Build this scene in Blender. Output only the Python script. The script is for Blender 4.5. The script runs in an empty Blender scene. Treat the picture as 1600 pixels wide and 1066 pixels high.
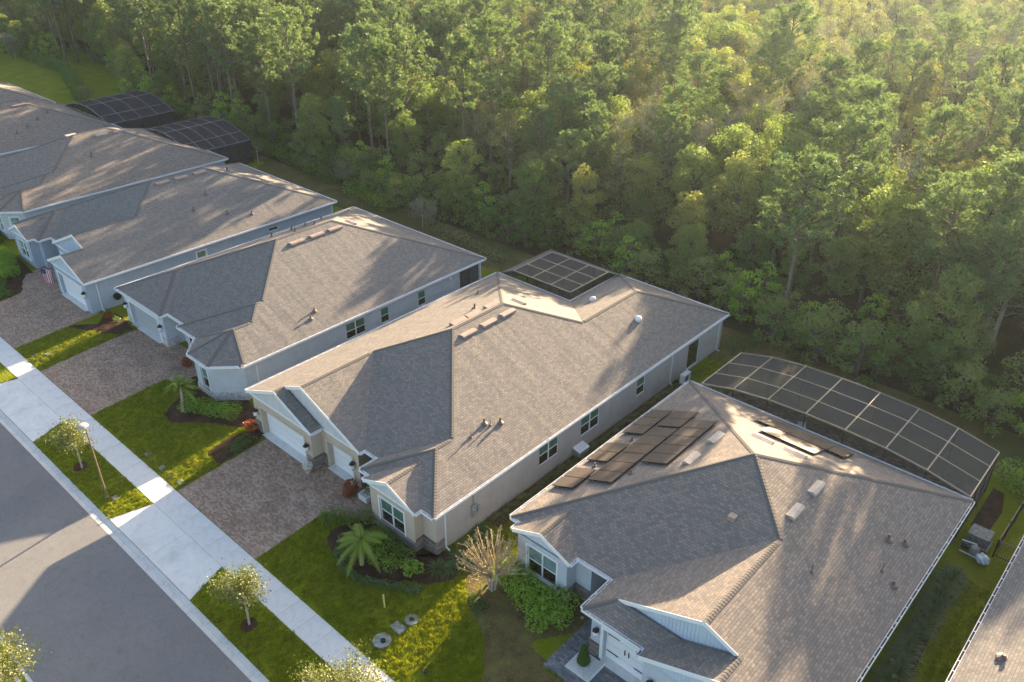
import bpy, math, random
import numpy as np
from mathutils import Vector, Matrix

random.seed(7); RNG = np.random.default_rng(7)
S = bpy.context.scene
COL = S.collection
PI = math.pi
R = math.radians

# ------------------------------------------------------------------ camera, sky, sun, exposure
cam_d = bpy.data.cameras.new("camera"); cam = bpy.data.objects.new("camera", cam_d); COL.objects.link(cam)
PITCH = math.atan2(758., 1302.); YAW = R(42.25)
cam.location = (0, 0, 35.0)
cam.rotation_euler = (PI/2 - PITCH, 0, YAW)
cam_d.sensor_width = 36.0; cam_d.lens = 1302./1600.*36.
cam_d.clip_start = 0.5; cam_d.clip_end = 3000
S.camera = cam

SUN_EL = R(13.3); SUN_K = 0.165            # light travels along (SUN_K, -1) on the ground
sun_from = Vector((-SUN_K, 1.0, 0)).normalized()
W = bpy.data.worlds.new("World"); S.world = W; W.use_nodes = True
nt = W.node_tree; nt.nodes.clear()
sky = nt.nodes.new("ShaderNodeTexSky"); sky.sky_type = 'NISHITA'; sky.sun_disc = False
sky.sun_elevation = SUN_EL
sky.sun_rotation = math.atan2(sun_from.x, sun_from.y)
sky.air_density = 0.8; sky.dust_density = 2.2; sky.ozone_density = 0.3
bg = nt.nodes.new("ShaderNodeBackground"); bg.inputs[1].default_value = 0.073
wo = nt.nodes.new("ShaderNodeOutputWorld")
nt.links.new(sky.outputs[0], bg.inputs[0]); nt.links.new(bg.outputs[0], wo.inputs[0])

sl = bpy.data.lights.new("sun", 'SUN'); sl.energy = 5.0; sl.angle = R(0.6); sl.color = (1.0, 0.77, 0.50)
so = bpy.data.objects.new("sun", sl); COL.objects.link(so)
sdir = Vector((sun_from.x*math.cos(SUN_EL), sun_from.y*math.cos(SUN_EL), math.sin(SUN_EL)))
so.rotation_euler = sdir.to_track_quat('Z', 'Y').to_euler(); so.location = sdir*200

S.view_settings.view_transform = 'Standard'; S.view_settings.look = 'None'
S.view_settings.exposure = 2.62; S.view_settings.gamma = 1.0; S.view_settings.use_curve_mapping = False
S.render.engine = 'CYCLES'
S.cycles.max_bounces = 6; S.cycles.diffuse_bounces = 3; S.cycles.glossy_bounces = 2
S.cycles.transmission_bounces = 3; S.cycles.transparent_max_bounces = 12; S.cycles.volume_bounces = 0
S.cycles.volume_step_rate = 4.0

# ------------------------------------------------------------------ node helpers
class NB:
    def __init__(s, name):
        s.m = bpy.data.materials.new(name); s.m.use_nodes = True
        s.t = s.m.node_tree; s.t.nodes.clear()
    def n(s, typ, **k):
        nd = s.t.nodes.new(typ)
        for a, v in k.items():
            if a.startswith('i_'):
                key = a[2:]
                key = int(key) if key.isdigit() else key.replace('_', ' ')
                nd.inputs[key].default_value = v
            else: setattr(nd, a, v)
        return nd
    def l(s, a, b): s.t.links.new(a, b)
    def out(s, sh): o = s.n("ShaderNodeOutputMaterial"); s.l(sh, o.inputs[0]); return s.m
    def coord(s, kind='Object'): return s.n("ShaderNodeTexCoord").outputs[kind]
    def noise(s, vec, scale, detail=4, rough=.55, dist=0):
        nd = s.n("ShaderNodeTexNoise", i_Scale=scale, i_Detail=detail, i_Roughness=rough, i_Distortion=dist)
        s.l(vec, nd.inputs['Vector']); return nd.outputs['Fac']
    def ramp(s, fac, stops):
        nd = s.n("ShaderNodeValToRGB"); cr = nd.color_ramp
        while len(cr.elements) < len(stops): cr.elements.new(.5)
        for e, (p, c) in zip(cr.elements, stops): e.position = p; e.color = (*c, 1)
        s.l(fac, nd.inputs[0]); return nd.outputs[0]
    def mix(s, fac, a, b, mode='MIX'):
        nd = s.n("ShaderNodeMix", data_type='RGBA', blend_type=mode)
        for sock, v in ((nd.inputs[0], fac), (nd.inputs[6], a), (nd.inputs[7], b)):
            if isinstance(v, bpy.types.NodeSocket): s.l(v, sock)
            elif isinstance(v, tuple): sock.default_value = (*v, 1)
            else: sock.default_value = v
        return nd.outputs[2]
    def math(s, op, a, b=None, c=None):
        nd = s.n("ShaderNodeMath", operation=op)
        for i, v in enumerate((a, b, c)):
            if v is None: continue
            if isinstance(v, bpy.types.NodeSocket): s.l(v, nd.inputs[i])
            else: nd.inputs[i].default_value = v
        return nd.outputs[0]
    def bump(s, h, strength=.3, dist=.02, normal=None):
        nd = s.n("ShaderNodeBump", i_Strength=strength, i_Distance=dist); s.l(h, nd.inputs['Height'])
        if normal is not None: s.l(normal, nd.inputs['Normal'])
        return nd.outputs[0]
    def pbr(s, col, rough=.8, bump=None, spec=.3, metal=0.):
        p = s.n("ShaderNodeBsdfPrincipled"); p.inputs['Roughness'].default_value = rough if not isinstance(rough, bpy.types.NodeSocket) else .5
        if isinstance(rough, bpy.types.NodeSocket): s.l(rough, p.inputs['Roughness'])
        p.inputs['Specular IOR Level'].default_value = spec; p.inputs['Metallic'].default_value = metal
        if isinstance(col, bpy.types.NodeSocket): s.l(col, p.inputs['Base Color'])
        else: p.inputs['Base Color'].default_value = (*col, 1)
        if bump is not None: s.l(bump, p.inputs['Normal'])
        return p

def m_plain(name, col, rough=.7, var=.08, scale=2.0, bump=.1, spec=.3, metal=0., dirt=0.):
    b = NB(name); v = b.coord()
    f = b.noise(v, scale, 5)
    c = b.ramp(f, [(.3, tuple(x*(1-var) for x in col)), (.7, tuple(min(1, x*(1+var)) for x in col))])
    if dirt:
        g = b.noise(v, .6, 6, .7)
        c = b.mix(b.math('MULTIPLY', b.math('GREATER_THAN', g, .0), b.math('MULTIPLY', g, dirt)), c, tuple(x*.45 for x in col))
    f2 = b.noise(v, scale*18, 3)
    return b.out(b.pbr(c, rough, b.bump(f2, bump, .01), spec, metal).outputs[0])

M = {}
def m_shingle(name, base, warm):
    """architectural asphalt shingles: offset tabs with their own tones, dark joints and the slight waviness of the decking"""
    b = NB(name); uv = b.coord('UV')
    br = b.n("ShaderNodeTexBrick", offset=.5, squash=1.0, i_Scale=1.0)
    br.inputs['Color1'].default_value = (0, 0, 0, 1); br.inputs['Color2'].default_value = (1, 1, 1, 1)
    br.inputs['Mortar'].default_value = (.5, .5, .5, 1)
    br.inputs['Mortar Size'].default_value = .014; br.inputs['Mortar Smooth'].default_value = .2
    br.inputs['Brick Width'].default_value = .27; br.inputs['Row Height'].default_value = .155
    b.l(uv, br.inputs['Vector'])
    n1 = b.noise(uv, 6.5, 3); n2 = b.noise(uv, .55, 5, .6); n3 = b.noise(uv, 45, 2)
    tone = b.math('ADD', b.math('MULTIPLY', br.outputs['Color'], .46), b.math('MULTIPLY', n1, .54))
    d = tuple(x*.66 for x in base)
    c = b.ramp(tone, [(.12, d), (.38, base), (.62, warm), (.9, tuple(min(1, x*1.32) for x in warm))])
    c = b.mix(b.math('MULTIPLY', n2, .42), c, tuple(x*.72 for x in base))
    c = b.mix(b.math('MULTIPLY', br.outputs['Fac'], .62), c, tuple(x*.34 for x in base))
    c = b.mix(.25, c, b.ramp(n3, [(.3, tuple(x*.6 for x in base)), (.7, tuple(min(1, x*1.35) for x in warm))]))
    # butt-edge relief: each course rises towards its lower edge
    sep = b.n("ShaderNodeSeparateXYZ"); b.l(uv, sep.inputs[0])
    row = b.math('FRACT', b.math('DIVIDE', sep.outputs[1], .155))
    h = b.math('ADD', b.math('MULTIPLY', b.math('SUBTRACT', 1.0, row), .8), b.math('MULTIPLY', br.outputs['Fac'], -1.0))
    h = b.math('ADD', h, b.math('MULTIPLY', br.outputs['Color'], .35))
    bmp = b.bump(h, .55, .012)
    # decking waviness, long streaks running up the slope
    mp = b.n("ShaderNodeMapping"); mp.inputs['Scale'].default_value = (.62, .10, 1); b.l(uv, mp.inputs[0])
    wv = b.noise(mp.outputs[0], 1.6, 2, .5)
    bmp = b.bump(wv, .30, .14, bmp)
    return b.out(b.pbr(c, .92, bmp, .15).outputs[0])

M['shingle_tan'] = m_shingle('tan_shingles', (.185, .170, .158), (.262, .228, .198))
M['shingle_grey'] = m_shingle('weathered_grey_shingles', (.175, .165, .16), (.235, .215, .195))
M['shingle_brown'] = m_shingle('brown_grey_shingles', (.195, .175, .16), (.29, .24, .20))

def m_stucco(name, col, streak=.25):
    b = NB(name); v = b.coord()
    n1 = b.noise(v, 1.1, 6, .65); n2 = b.noise(v, 60, 3)
    mp = b.n("ShaderNodeMapping"); mp.inputs['Scale'].default_value = (3, 3, .25); b.l(v, mp.inputs[0])
    n3 = b.noise(mp.outputs[0], 1.4, 5, .7)
    c = b.ramp(n1, [(.3, tuple(x*.9 for x in col)), (.7, tuple(min(1, x*1.06) for x in col))])
    c = b.mix(b.math('MULTIPLY', b.math('SMOOTH_MIN', b.math('MAXIMUM', b.math('SUBTRACT', n3, .5), 0.), .5, .1), streak*4), c, tuple(x*.6 for x in col))
    return b.out(b.pbr(c, .9, b.bump(n2, .25, .01), .2).outputs[0])
M['stucco_beige'] = m_stucco('beige_stucco', (.52, .43, .34))
M['stucco_greige'] = m_stucco('greige_stucco', (.47, .42, .39))
M['stucco_blue'] = m_stucco('pale_blue_grey_stucco', (.50, .535, .58), .12)
M['stucco_blue2'] = m_stucco('blue_grey_stucco', (.36, .42, .50), .12)
M['stucco_grey'] = m_stucco('light_grey_stucco', (.50, .50, .51), .15)
M['stucco_dark'] = m_stucco('brown_stucco', (.27, .20, .15))
M['siding_white'] = m_plain('pale_siding', (.62, .61, .60), .6, .04, 1.5, .05)
M['siding_blue'] = m_plain('light_blue_siding', (.52, .60, .68), .6, .04, 1.5, .05)
M['trim'] = m_plain('white_trim_paint', (.80, .80, .80), .45, .03, 3, .03, .4)
M['trim_tan'] = m_plain('tan_trim_paint', (.55, .46, .37), .5, .03, 3, .03, .4)
M['gutter'] = m_plain('white_gutter_aluminium', (.74, .75, .77), .35, .06, 6, .03, .5)
M['gutter_in'] = m_plain('dark_gutter_inside', (.10, .095, .085), .8, .4, 5, .3)  # dark grey for the trough floor between the white lips
M['door_white'] = m_plain('white_garage_door_paint', (.78, .78, .78), .45, .02, 2, .02, .4)
M['door_grey'] = m_plain('grey_garage_door_paint', (.40, .42, .44), .5, .03, 2, .02, .4)
M['dark'] = m_plain('shaded_interior', (.06, .045, .035), .9)
M['black'] = m_plain('black_metal', (.02, .02, .02), .4, .1, 4, .05, .5, .6)
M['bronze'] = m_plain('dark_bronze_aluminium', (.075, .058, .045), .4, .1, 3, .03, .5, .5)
M['cage_frame'] = m_plain('sunlit_tone_bronze', (.26, .225, .18), .4, .1, 3, .03, .5, .3)  # cage-top bronze, paler with sunlight put into its colour
M['cage_grey'] = m_plain('pale_bronze_frame', (.26, .25, .25), .4, .1, 3, .03, .5, .3)
M['vent'] = m_plain('brown_roof_vent_metal', (.33, .24, .20), .45, .15, 4, .05, .4)
M['vent_pale'] = m_plain('pale_roof_vent_metal', (.42, .35, .30), .5, .12, 4, .05, .4)
M['lead'] = m_plain('lead_pipe_boot', (.16, .12, .10), .6, .2, 6)
M['tube_white'] = m_plain('white_plastic_dome', (.80, .80, .80), .3, .03, 4, .02, .5)
M['stone'] = None
M['metal_grey'] = m_plain('galvanised_grey', (.45, .46, .47), .4, .08, 5, .05, .5, .5)
M['pole'] = m_plain('bronze_lamp_pole', (.20, .135, .085), .5, .15, 3, .05, .4)
M['lamp_glass'] = m_plain('white_lamp_disc', (.36, .36, .35), .3, .03, 3, .02, .5)
M['terracotta'] = m_plain('white_planter', (.70, .68, .64), .7, .06)
M['flower'] = m_plain('white_petals', (.75, .72, .62), .8, .2)
M['yellow'] = m_plain('yellow_marker_plastic', (.72, .62, .22), .5)
M['plastic_green'] = m_plain('green_utility_lid', (.10, .13, .09), .7, .2)
M['lid_grey'] = m_plain('grey_concrete_lid', (.27, .27, .24), .9, .4, 5, .3)
M['bag'] = m_plain('clear_plastic_bag', (.62, .66, .70), .25, .3, 8, .6, .6)
M['gravel_white'] = m_plain('white_pebbles', (.66, .64, .60), .8, .3, 20, .4)

def m_ground(name, stops, s1, s2, bump=.5, bd=.05, rough=.95, mid=None, w2=.5):
    b = NB(name); v = b.coord()
    n1 = b.noise(v, s1, 6, .6); n2 = b.noise(v, s2, 4, .7)
    f = b.math('ADD', b.math('MULTIPLY', n1, 1-w2), b.math('MULTIPLY', n2, w2))
    c = b.ramp(f, stops)
    if mid:
        n3 = b.noise(v, mid[0], 4, .6)
        c = b.mix(b.math('MULTIPLY', b.ramp(n3, [(mid[2], (0, 0, 0)), (mid[3], (1, 1, 1))]), mid[4]), c, mid[1])
    return b.out(b.pbr(c, rough, b.bump(n2, bump, bd), .1).outputs[0])
M['lawn'] = m_ground('st_augustine_lawn', [(.30, (.095, .105, .004)), (.47, (.16, .19, .006)), (.60, (.23, .25, .010)), (.72, (.32, .31, .025))], .45, 7, 1.0, .16, mid=(.22, (.19, .16, .035), .48, .75, .5))
M['mulch'] = m_ground('brown_mulch', [(.35, (.030, .016, .010)), (.5, (.070, .038, .024)), (.65, (.13, .078, .05))], 1.2, 14, 1.0, .08)
M['bed_green'] = m_ground('mulch_with_groundcover', [(.35, (.07, .048, .02)), (.5, (.15, .11, .045)), (.60, (.17, .16, .04)), (.70, (.24, .26, .07))], 1.0, 11, 1.0, .08)
M['litter'] = m_ground('leaf_litter', [(.35, (.030, .022, .012)), (.5, (.062, .045, .024)), (.66, (.11, .082, .04))], .25, 3.0, .8, .2, mid=(.06, (.05, .055, .018), .45, .6, .7))
M['rough'] = m_ground('rough_brown_grass', [(.32, (.07, .055, .02)), (.5, (.14, .11, .04)), (.66, (.23, .19, .07))], .3, 5.0, .8, .15, mid=(.12, (.075, .085, .02), .48, .62, .8))

def m_concrete(name, col, sc=1.0, stain=.5):
    b = NB(name); v = b.coord()
    n1 = b.noise(v, .7*sc, 6, .65, .4); n2 = b.noise(v, 22*sc, 4, .6); n3 = b.noise(v, 2.6*sc, 5, .7)
    c = b.ramp(n1, [(.3, tuple(x*.82 for x in col)), (.5, col), (.7, tuple(min(1, x*1.08) for x in col))])
    c = b.mix(b.math('MULTIPLY', b.ramp(n3, [(.48, (0, 0, 0)), (.68, (1, 1, 1))]), stain), c, tuple(x*.72 for x in col))
    return b.out(b.pbr(c, .88, b.bump(n2, .15, .01), .25).outputs[0])
M['sidewalk'] = m_concrete('pale_sidewalk_concrete', (.66, .64, .61))
M['apron'] = m_concrete('apron_concrete', (.68, .66, .63), 1, .35)
M['kerb'] = m_concrete('kerb_concrete', (.54, .53, .51))

def m_asphalt():
    b = NB('worn_asphalt'); v = b.coord()
    n1 = b.noise(v, .35, 6, .6); n2 = b.noise(v, 35, 3, .7); n3 = b.noise(v, 2.2, 5, .7)
    vo = b.n("ShaderNodeTexVoronoi", i_Scale=.45); b.l(v, vo.inputs['Vector'])
    c = b.ramp(n1, [(.3, (.150, .148, .150)), (.7, (.20, .194, .19))])
    c = b.mix(.5, c, b.ramp(n2, [(.35, (.08, .08, .08)), (.65, (.30, .295, .29))]))
    c = b.mix(b.math('MULTIPLY', b.ramp(n3, [(.5, (0, 0, 0)), (.7, (1, 1, 1))]), .25), c, (.08, .08, .08))
    c = b.mix(b.ramp(vo.outputs['Distance'], [(.0, (.75, .75, .75)), (.055, (0, 0, 0))]), c, (.03, .03, .03))
    return b.out(b.pbr(c, .9, b.bump(n2, .4, .01), .25).outputs[0])
M['asphalt'] = m_asphalt()

def m_paver(name, stops, w=.22, h=.11, mortar=.35, rot=0.):
    b = NB(name); v = b.coord()
    mp = b.n("ShaderNodeMapping"); mp.inputs['Rotation'].default_value = (0, 0, rot); b.l(v, mp.inputs[0]); v2 = mp.outputs[0]
    br = b.n("ShaderNodeTexBrick", offset=.5, i_Scale=1.0)
    br.inputs['Color1'].default_value = (0, 0, 0, 1); br.inputs['Color2'].default_value = (1, 1, 1, 1)
    br.inputs['Mortar'].default_value = (.5, .5, .5, 1)
    br.inputs['Mortar Size'].default_value = .008; br.inputs['Brick Width'].default_value = w; br.inputs['Row Height'].default_value = h
    b.l(v2, br.inputs['Vector'])
    n1 = b.noise(v, .55, 5, .6, .5); n2 = b.noise(v, 16, 3); n3 = b.noise(v, .8, 5, .7)
    f = b.math('ADD', b.math('MULTIPLY', n1, .35), b.math('ADD', b.math('MULTIPLY', br.outputs['Color'], .4), b.math('MULTIPLY', n2, .25)))
    c = b.ramp(f, stops)
    c = b.mix(b.math('MULTIPLY', b.ramp(n3, [(.46, (0, 0, 0)), (.62, (1, 1, 1))]), .35), c, tuple(x*.62 for x in stops[0][1]))
    c = b.mix(b.math('MULTIPLY', br.outputs['Fac'], mortar), c, tuple(x*.4 for x in stops[0][1]))
    return b.out(b.pbr(c, .85, b.bump(b.math('MULTIPLY', br.outputs['Fac'], -1.), .5, .01), .25).outputs[0])
M['paver_red'] = m_paver('mauve_brick_pavers', [(.3, (.235, .150, .105)), (.45, (.325, .215, .155)), (.6, (.40, .275, .20)), (.75, (.47, .36, .285))])
M['paver_grey'] = m_paver('grey_block_pavers', [(.3, (.12, .12, .125)), (.5, (.18, .18, .185)), (.7, (.26, .25, .25))], .30, .15, .6)

M['deck'] = m_paver('tan_deck_pavers', [(.3, (.11, .085, .06)), (.5, (.17, .135, .10)), (.7, (.24, .20, .15))], .3, .15, .5)
def m_stone():
    b = NB('stacked_ledge_stone'); v = b.coord('Generated'); oi = b.n("ShaderNodeObjectInfo")
    w = b.coord()
    n = b.noise(w, 5, 4); f = b.math('ADD', b.math('MULTIPLY', oi.outputs['Random'], .7), b.math('MULTIPLY', n, .3))
    c = b.ramp(f, [(.1, (.13, .10, .08)), (.35, (.24, .20, .175)), (.55, (.33, .29, .26)), (.8, (.22, .165, .13)), (1, (.42, .38, .35))])
    return b.out(b.pbr(c, .9, b.bump(b.noise(w, 14, 4), .5, .02), .2).outputs[0])
M['stone'] = m_stone()
M['stone_pale'] = m_plain('pale_ledge_stone', (.50, .48, .49), .85, .35, 4, .6)

def m_leaf(name, cols, trans=.35, obj_var=.5, scale=.6):
    b = NB(name); v = b.coord(); oi = b.n("ShaderNodeObjectInfo")
    n = b.noise(v, scale, 3); n2 = b.noise(v, scale*7, 2)
    f = b.math('ADD', b.math('MULTIPLY', oi.outputs['Random'], obj_var), b.math('MULTIPLY', b.math('ADD', b.math('MULTIPLY', n, .6), b.math('MULTIPLY', n2, .4)), 1-obj_var))
    k = len(cols); lo, hi = (.12, .88) if obj_var > 0 else (.3, .7)
    c = b.ramp(f, [(lo+(hi-lo)*i/(k-1), cc) for i, cc in enumerate(cols)])
    d = b.n("ShaderNodeBsdfDiffuse"); b.l(c, d.inputs[0])
    t = b.n("ShaderNodeBsdfTranslucent")
    ct = b.mix(1.0, c, (1.12, 1.12, .68), 'MULTIPLY'); b.l(ct, t.inputs[0])
    g = b.n("ShaderNodeBsdfGlossy", i_Roughness=.45); g.inputs[0].default_value = (1, 1, 1, 1)
    m1 = b.n("ShaderNodeMixShader", i_0=trans); b.l(d.outputs[0], m1.inputs[1]); b.l(t.outputs[0], m1.inputs[2])
    m2 = b.n("ShaderNodeMixShader", i_0=.025); b.l(m1.outputs[0], m2.inputs[1]); b.l(g.outputs[0], m2.inputs[2])
    return b.out(m2.outputs[0])
M['leaf_oak'] = m_leaf('broadleaf_foliage', [(.10, .165, .04), (.155, .225, .055), (.215, .275, .075), (.28, .30, .095)], .48)
M['leaf_yel'] = m_leaf('yellowing_foliage', [(.16, .20, .045), (.22, .24, .055), (.30, .27, .08)], .42, .3)
M['leaf_olive'] = m_leaf('olive_foliage', [(.12, .15, .06), (.175, .20, .08), (.225, .235, .10), (.27, .245, .125)], .42)
M['leaf_pine'] = m_leaf('pine_needles', [(.10, .165, .065), (.145, .215, .085), (.195, .27, .11)], .38, .4)
M['leaf_shrub'] = m_leaf('shrub_foliage', [(.07, .13, .02), (.11, .19, .03), (.16, .25, .045)], .35)
M['leaf_bright'] = m_leaf('bright_shrub_foliage', [(.15, .26, .02), (.24, .38, .035), (.34, .48, .06)], .4, .2, 3)
M['leaf_croton'] = m_leaf('red_croton_foliage', [(.16, .03, .015), (.28, .06, .02), (.30, .16, .03)], .35, .1, 5)
M['leaf_palm'] = m_leaf('palm_leaflets', [(.14, .21, .02), (.22, .30, .03), (.33, .37, .05)], .4, .3, 2)
M['leaf_strap'] = m_leaf('strap_leaves', [(.07, .115, .035), (.11, .165, .055), (.17, .22, .09)], .3, .3, 2)
M['leaf_strap_dry'] = m_leaf('olive_strap_leaves', [(.13, .12, .04), (.19, .17, .06), (.26, .22, .085)], .3, .3, 2)
M['leaf_street'] = m_leaf('thin_oak_leaves', [(.10, .125, .03), (.16, .18, .045), (.25, .25, .08)], .28, .2, 2)
M['twig_pale'] = m_plain('pale_twigs', (.40, .36, .30), .9, .2)
M['twig_tan'] = m_plain('tan_seed_twigs', (.44, .35, .20), .9, .25, 4)
M['bark'] = m_plain('grey_brown_bark', (.13, .10, .08), .95, .35, 3, .6)
M['bark_pine'] = m_plain('pine_bark', (.15, .12, .095), .95, .35, 3, .6)
M['bark_pale'] = m_plain('pale_smooth_bark', (.40, .34, .27), .85, .25, 4, .3)

def m_glass(name, col, rough=.06, spec=.5, stripes=False):
    b = NB(name); v = b.coord(); n = b.noise(v, 2.5, 3)
    c = b.ramp(n, [(.35, tuple(x*.7 for x in col)), (.65, tuple(min(1, x*1.2) for x in col))])
    if stripes:
        mp = b.n("ShaderNodeMapping"); mp.inputs['Scale'].default_value = (1, 1, .05); b.l(v, mp.inputs[0])
        s = b.noise(mp.outputs[0], 16, 1); c = b.mix(b.math('MULTIPLY', s, .5), c, tuple(x*.45 for x in col))
    p = b.pbr(c, rough, None, spec); p.inputs['Coat Weight'].default_value = .6; p.inputs['Coat Roughness'].default_value = .03
    return b.out(p.outputs[0])
M['glass_curtain'] = m_glass('curtained_window_glass', (.10, .20, .15), .1, .5, True)
M['glass_dark'] = m_glass('dark_window_glass', (.035, .026, .020))  # brownish dark of the reflected ground is put into the glass colour
M['glass_teal'] = m_glass('teal_curtain_glass', (.22, .34, .34), .1, .5, True)
def m_solar(name, col):
    b = NB(name); p = b.pbr(b.ramp(b.noise(b.coord(), 3, 2), [(.3, tuple(x*.85 for x in col)), (.7, col)]), .65, None, .25)
    p.inputs['Coat Weight'].default_value = 0.
    return b.out(p.outputs[0])
M['solar'] = m_solar('solar_glass', (.075, .054, .042))

def m_screen(name, k, col):
    b = NB(name); t = b.n("ShaderNodeBsdfTransparent"); t.inputs[0].default_value = (.92, .92, .92, 1)
    d = b.n("ShaderNodeBsdfDiffuse"); d.inputs[0].default_value = (*col, 1)
    m = b.n("ShaderNodeMixShader"); n = b.noise(b.coord(), .8, 2)
    b.l(b.math('ADD', b.math('MULTIPLY', n, .10), k), m.inputs[0])
    b.l(t.outputs[0], m.inputs[1]); b.l(d.outputs[0], m.inputs[2]); return b.out(m.outputs[0])
M['screen'] = m_screen('insect_screen', .27, (.14, .13, .12))
M['screen_dark'] = m_screen('dark_insect_screen', .52, (.075, .068, .078))

# ------------------------------------------------------------------ mesh helpers
class MB:
    def __init__(s): s.v = []; s.f = []; s.mi = []; s.uv = []; s.mats = []
    def mat(s, m):
        if m not in s.mats: s.mats.append(m)
        return s.mats.index(m)
    def face(s, pts, m=None, uv=None):
        i = len(s.v); s.v += [tuple(p) for p in pts]; s.f.append(tuple(range(i, i+len(pts))))
        s.mi.append(s.mat(m) if m else 0); s.uv.append(uv)
    def hexa(s, c, m=None):
        """c: 8 corners, bottom 4 CCW then top 4"""
        i = len(s.v); s.v += [tuple(p) for p in c]
        for f in ((0, 3, 2, 1), (4, 5, 6, 7), (0, 1, 5, 4), (1, 2, 6, 5), (2, 3, 7, 6), (3, 0, 4, 7)):
            s.f.append(tuple(i+k for k in f)); s.mi.append(s.mat(m) if m else 0); s.uv.append(None)
    def box(s, x0, x1, y0, y1, z0, z1, m=None):
        s.hexa([(x0, y0, z0), (x1, y0, z0), (x1, y1, z0), (x0, y1, z0), (x0, y0, z1), (x1, y0, z1), (x1, y1, z1), (x0, y1, z1)], m)
    def fbox(s, P, d, n, u0, u1, w0, w1, z0, z1, m=None):
        """box in the frame of a wall: u along d, w outwards along n"""
        def q(u, w, z): return (P[0]+d[0]*u+n[0]*w, P[1]+d[1]*u+n[1]*w, z)
        s.hexa([q(u0, w1, z0), q(u1, w1, z0), q(u1, w0, z0), q(u0, w0, z0), q(u0, w1, z1), q(u1, w1, z1), q(u1, w0, z1), q(u0, w0, z1)], m)
    def beam(s, a, b, w, h, m=None, up=Vector((0, 0, 1))):
        a = Vector(a); b = Vector(b); d = (b-a).normalized(); sd = d.cross(up)
        if sd.length < 1e-4: sd = Vector((1, 0, 0))
        sd.normalize(); u = sd.cross(d).normalized(); sd = sd*w/2; u = u*h/2
        s.hexa([a-sd-u, a+sd-u, b+sd-u, b-sd-u, a-sd+u, a+sd+u, b+sd+u, b-sd+u], m)
    def tube(s, pts, rad, m=None, n=6, cap=True):
        pts = [Vector(p) for p in pts]; i0 = len(s.v); prev = None
        for k, p in enumerate(pts):
            t = (pts[min(k+1, len(pts)-1)]-pts[max(k-1, 0)]).normalized()
            ref = Vector((0, 0, 1)) if abs(t.z) < .95 else Vector((1, 0, 0))
            a = t.cross(ref).normalized(); b = t.cross(a)
            r = rad[k] if isinstance(rad, (list, tuple)) else rad
            for j in range(n):
                an = 2*PI*j/n; s.v.append(tuple(p+(a*math.cos(an)+b*math.sin(an))*r))
        mi = s.mat(m) if m else 0
        for k in range(len(pts)-1):
            for j in range(n):
                q = i0+k*n; s.f.append((q+j, q+(j+1) % n, q+n+(j+1) % n, q+n+j)); s.mi.append(mi); s.uv.append(None)
        if cap:
            s.f.append(tuple(i0+j for j in range(n))); s.mi.append(mi); s.uv.append(None)
            q = i0+(len(pts)-1)*n; s.f.append(tuple(q+n-1-j for j in range(n))); s.mi.append(mi); s.uv.append(None)
    def lathe(s, prof, c=(0, 0, 0), n=16, m=None):
        i0 = len(s.v); mi = s.mat(m) if m else 0
        for r, z in prof:
            for j in range(n):
                a = 2*PI*j/n; s.v.append((c[0]+r*math.cos(a), c[1]+r*math.sin(a), c[2]+z))
        for k in range(len(prof)-1):
            for j in range(n):
                q = i0+k*n; s.f.append((q+j, q+(j+1) % n, q+n+(j+1) % n, q+n+j)); s.mi.append(mi); s.uv.append(None)
        for q, rev in ((i0, True), (i0+(len(prof)-1)*n, False)):
            t = tuple(q+j for j in range(n)); s.f.append(t[::-1] if rev else t); s.mi.append(mi); s.uv.append(None)
    def build(s, name, m=None, parent=None, smooth=False, label=None, kind=None, bevel=0):
        me = bpy.data.meshes.new(name); me.from_pydata(s.v, [], s.f)
        mats = s.mats if s.mats else ([m] if m else [])
        for x in mats: me.materials.append(M[x] if isinstance(x, str) else x)
        if s.mats: me.polygons.foreach_set('material_index', s.mi)
        if any(u is not None for u in s.uv):
            ul = me.uv_layers.new(name='UVMap')
            for p, u in zip(me.polygons, s.uv):
                if u is not None:
                    for li, c in zip(p.loop_indices, u): ul.data[li].uv = c
        if smooth: me.polygons.foreach_set('use_smooth', [True]*len(me.polygons))
        me.update()
        return link(name, me, parent, label, kind, bevel)

def link(name, me, parent=None, label=None, kind=None, bevel=0):
    o = bpy.data.objects.new(name, me); COL.objects.link(o)
    if parent is not None: attach(o, parent)
    if label: o['label'] = label
    if kind: o['kind'] = kind
    if bevel:
        b = o.modifiers.new('bevel', 'BEVEL'); b.width = bevel; b.segments = 2; b.limit_method = 'ANGLE'
    return o
WORLD = {}
def wloc(o):
    p = Vector(o.location)
    return p+WORLD.get(o.name, Vector((0, 0, 0)))
def attach(o, parent):
    """parent a mesh whose vertices are in world coordinates"""
    o.parent = parent
    o.matrix_parent_inverse = Matrix.Translation(-WL.get(parent.name, Vector((0, 0, 0))))
WL = {}
def thing(name, label, cat, loc=(0, 0, 0), group=None):
    o = bpy.data.objects.new(name, None); COL.objects.link(o); o.empty_display_size = .3
    o.location = loc; WL[o.name] = Vector(loc)
    o['label'] = label; o['category'] = cat
    if group: o['group'] = group
    return o
def tag(o, label, cat, group=None):
    o['label'] = label; o['category'] = cat
    if group: o['group'] = group
    return o
def dup(root, loc, rz=0, sc=1., label=None, group=None):
    r = root.copy(); COL.objects.link(r); r.location = loc; r.rotation_euler = (0, 0, rz)
    r.scale = (sc, sc, sc) if not isinstance(sc, tuple) else sc
    if label: r['label'] = label
    if group: r['group'] = group
    for ch in list(root.children):
        c = ch.copy(); COL.objects.link(c); c.parent = r
        for g in list(ch.children):
            d = g.copy(); COL.objects.link(d); d.parent = c
    return r

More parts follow.
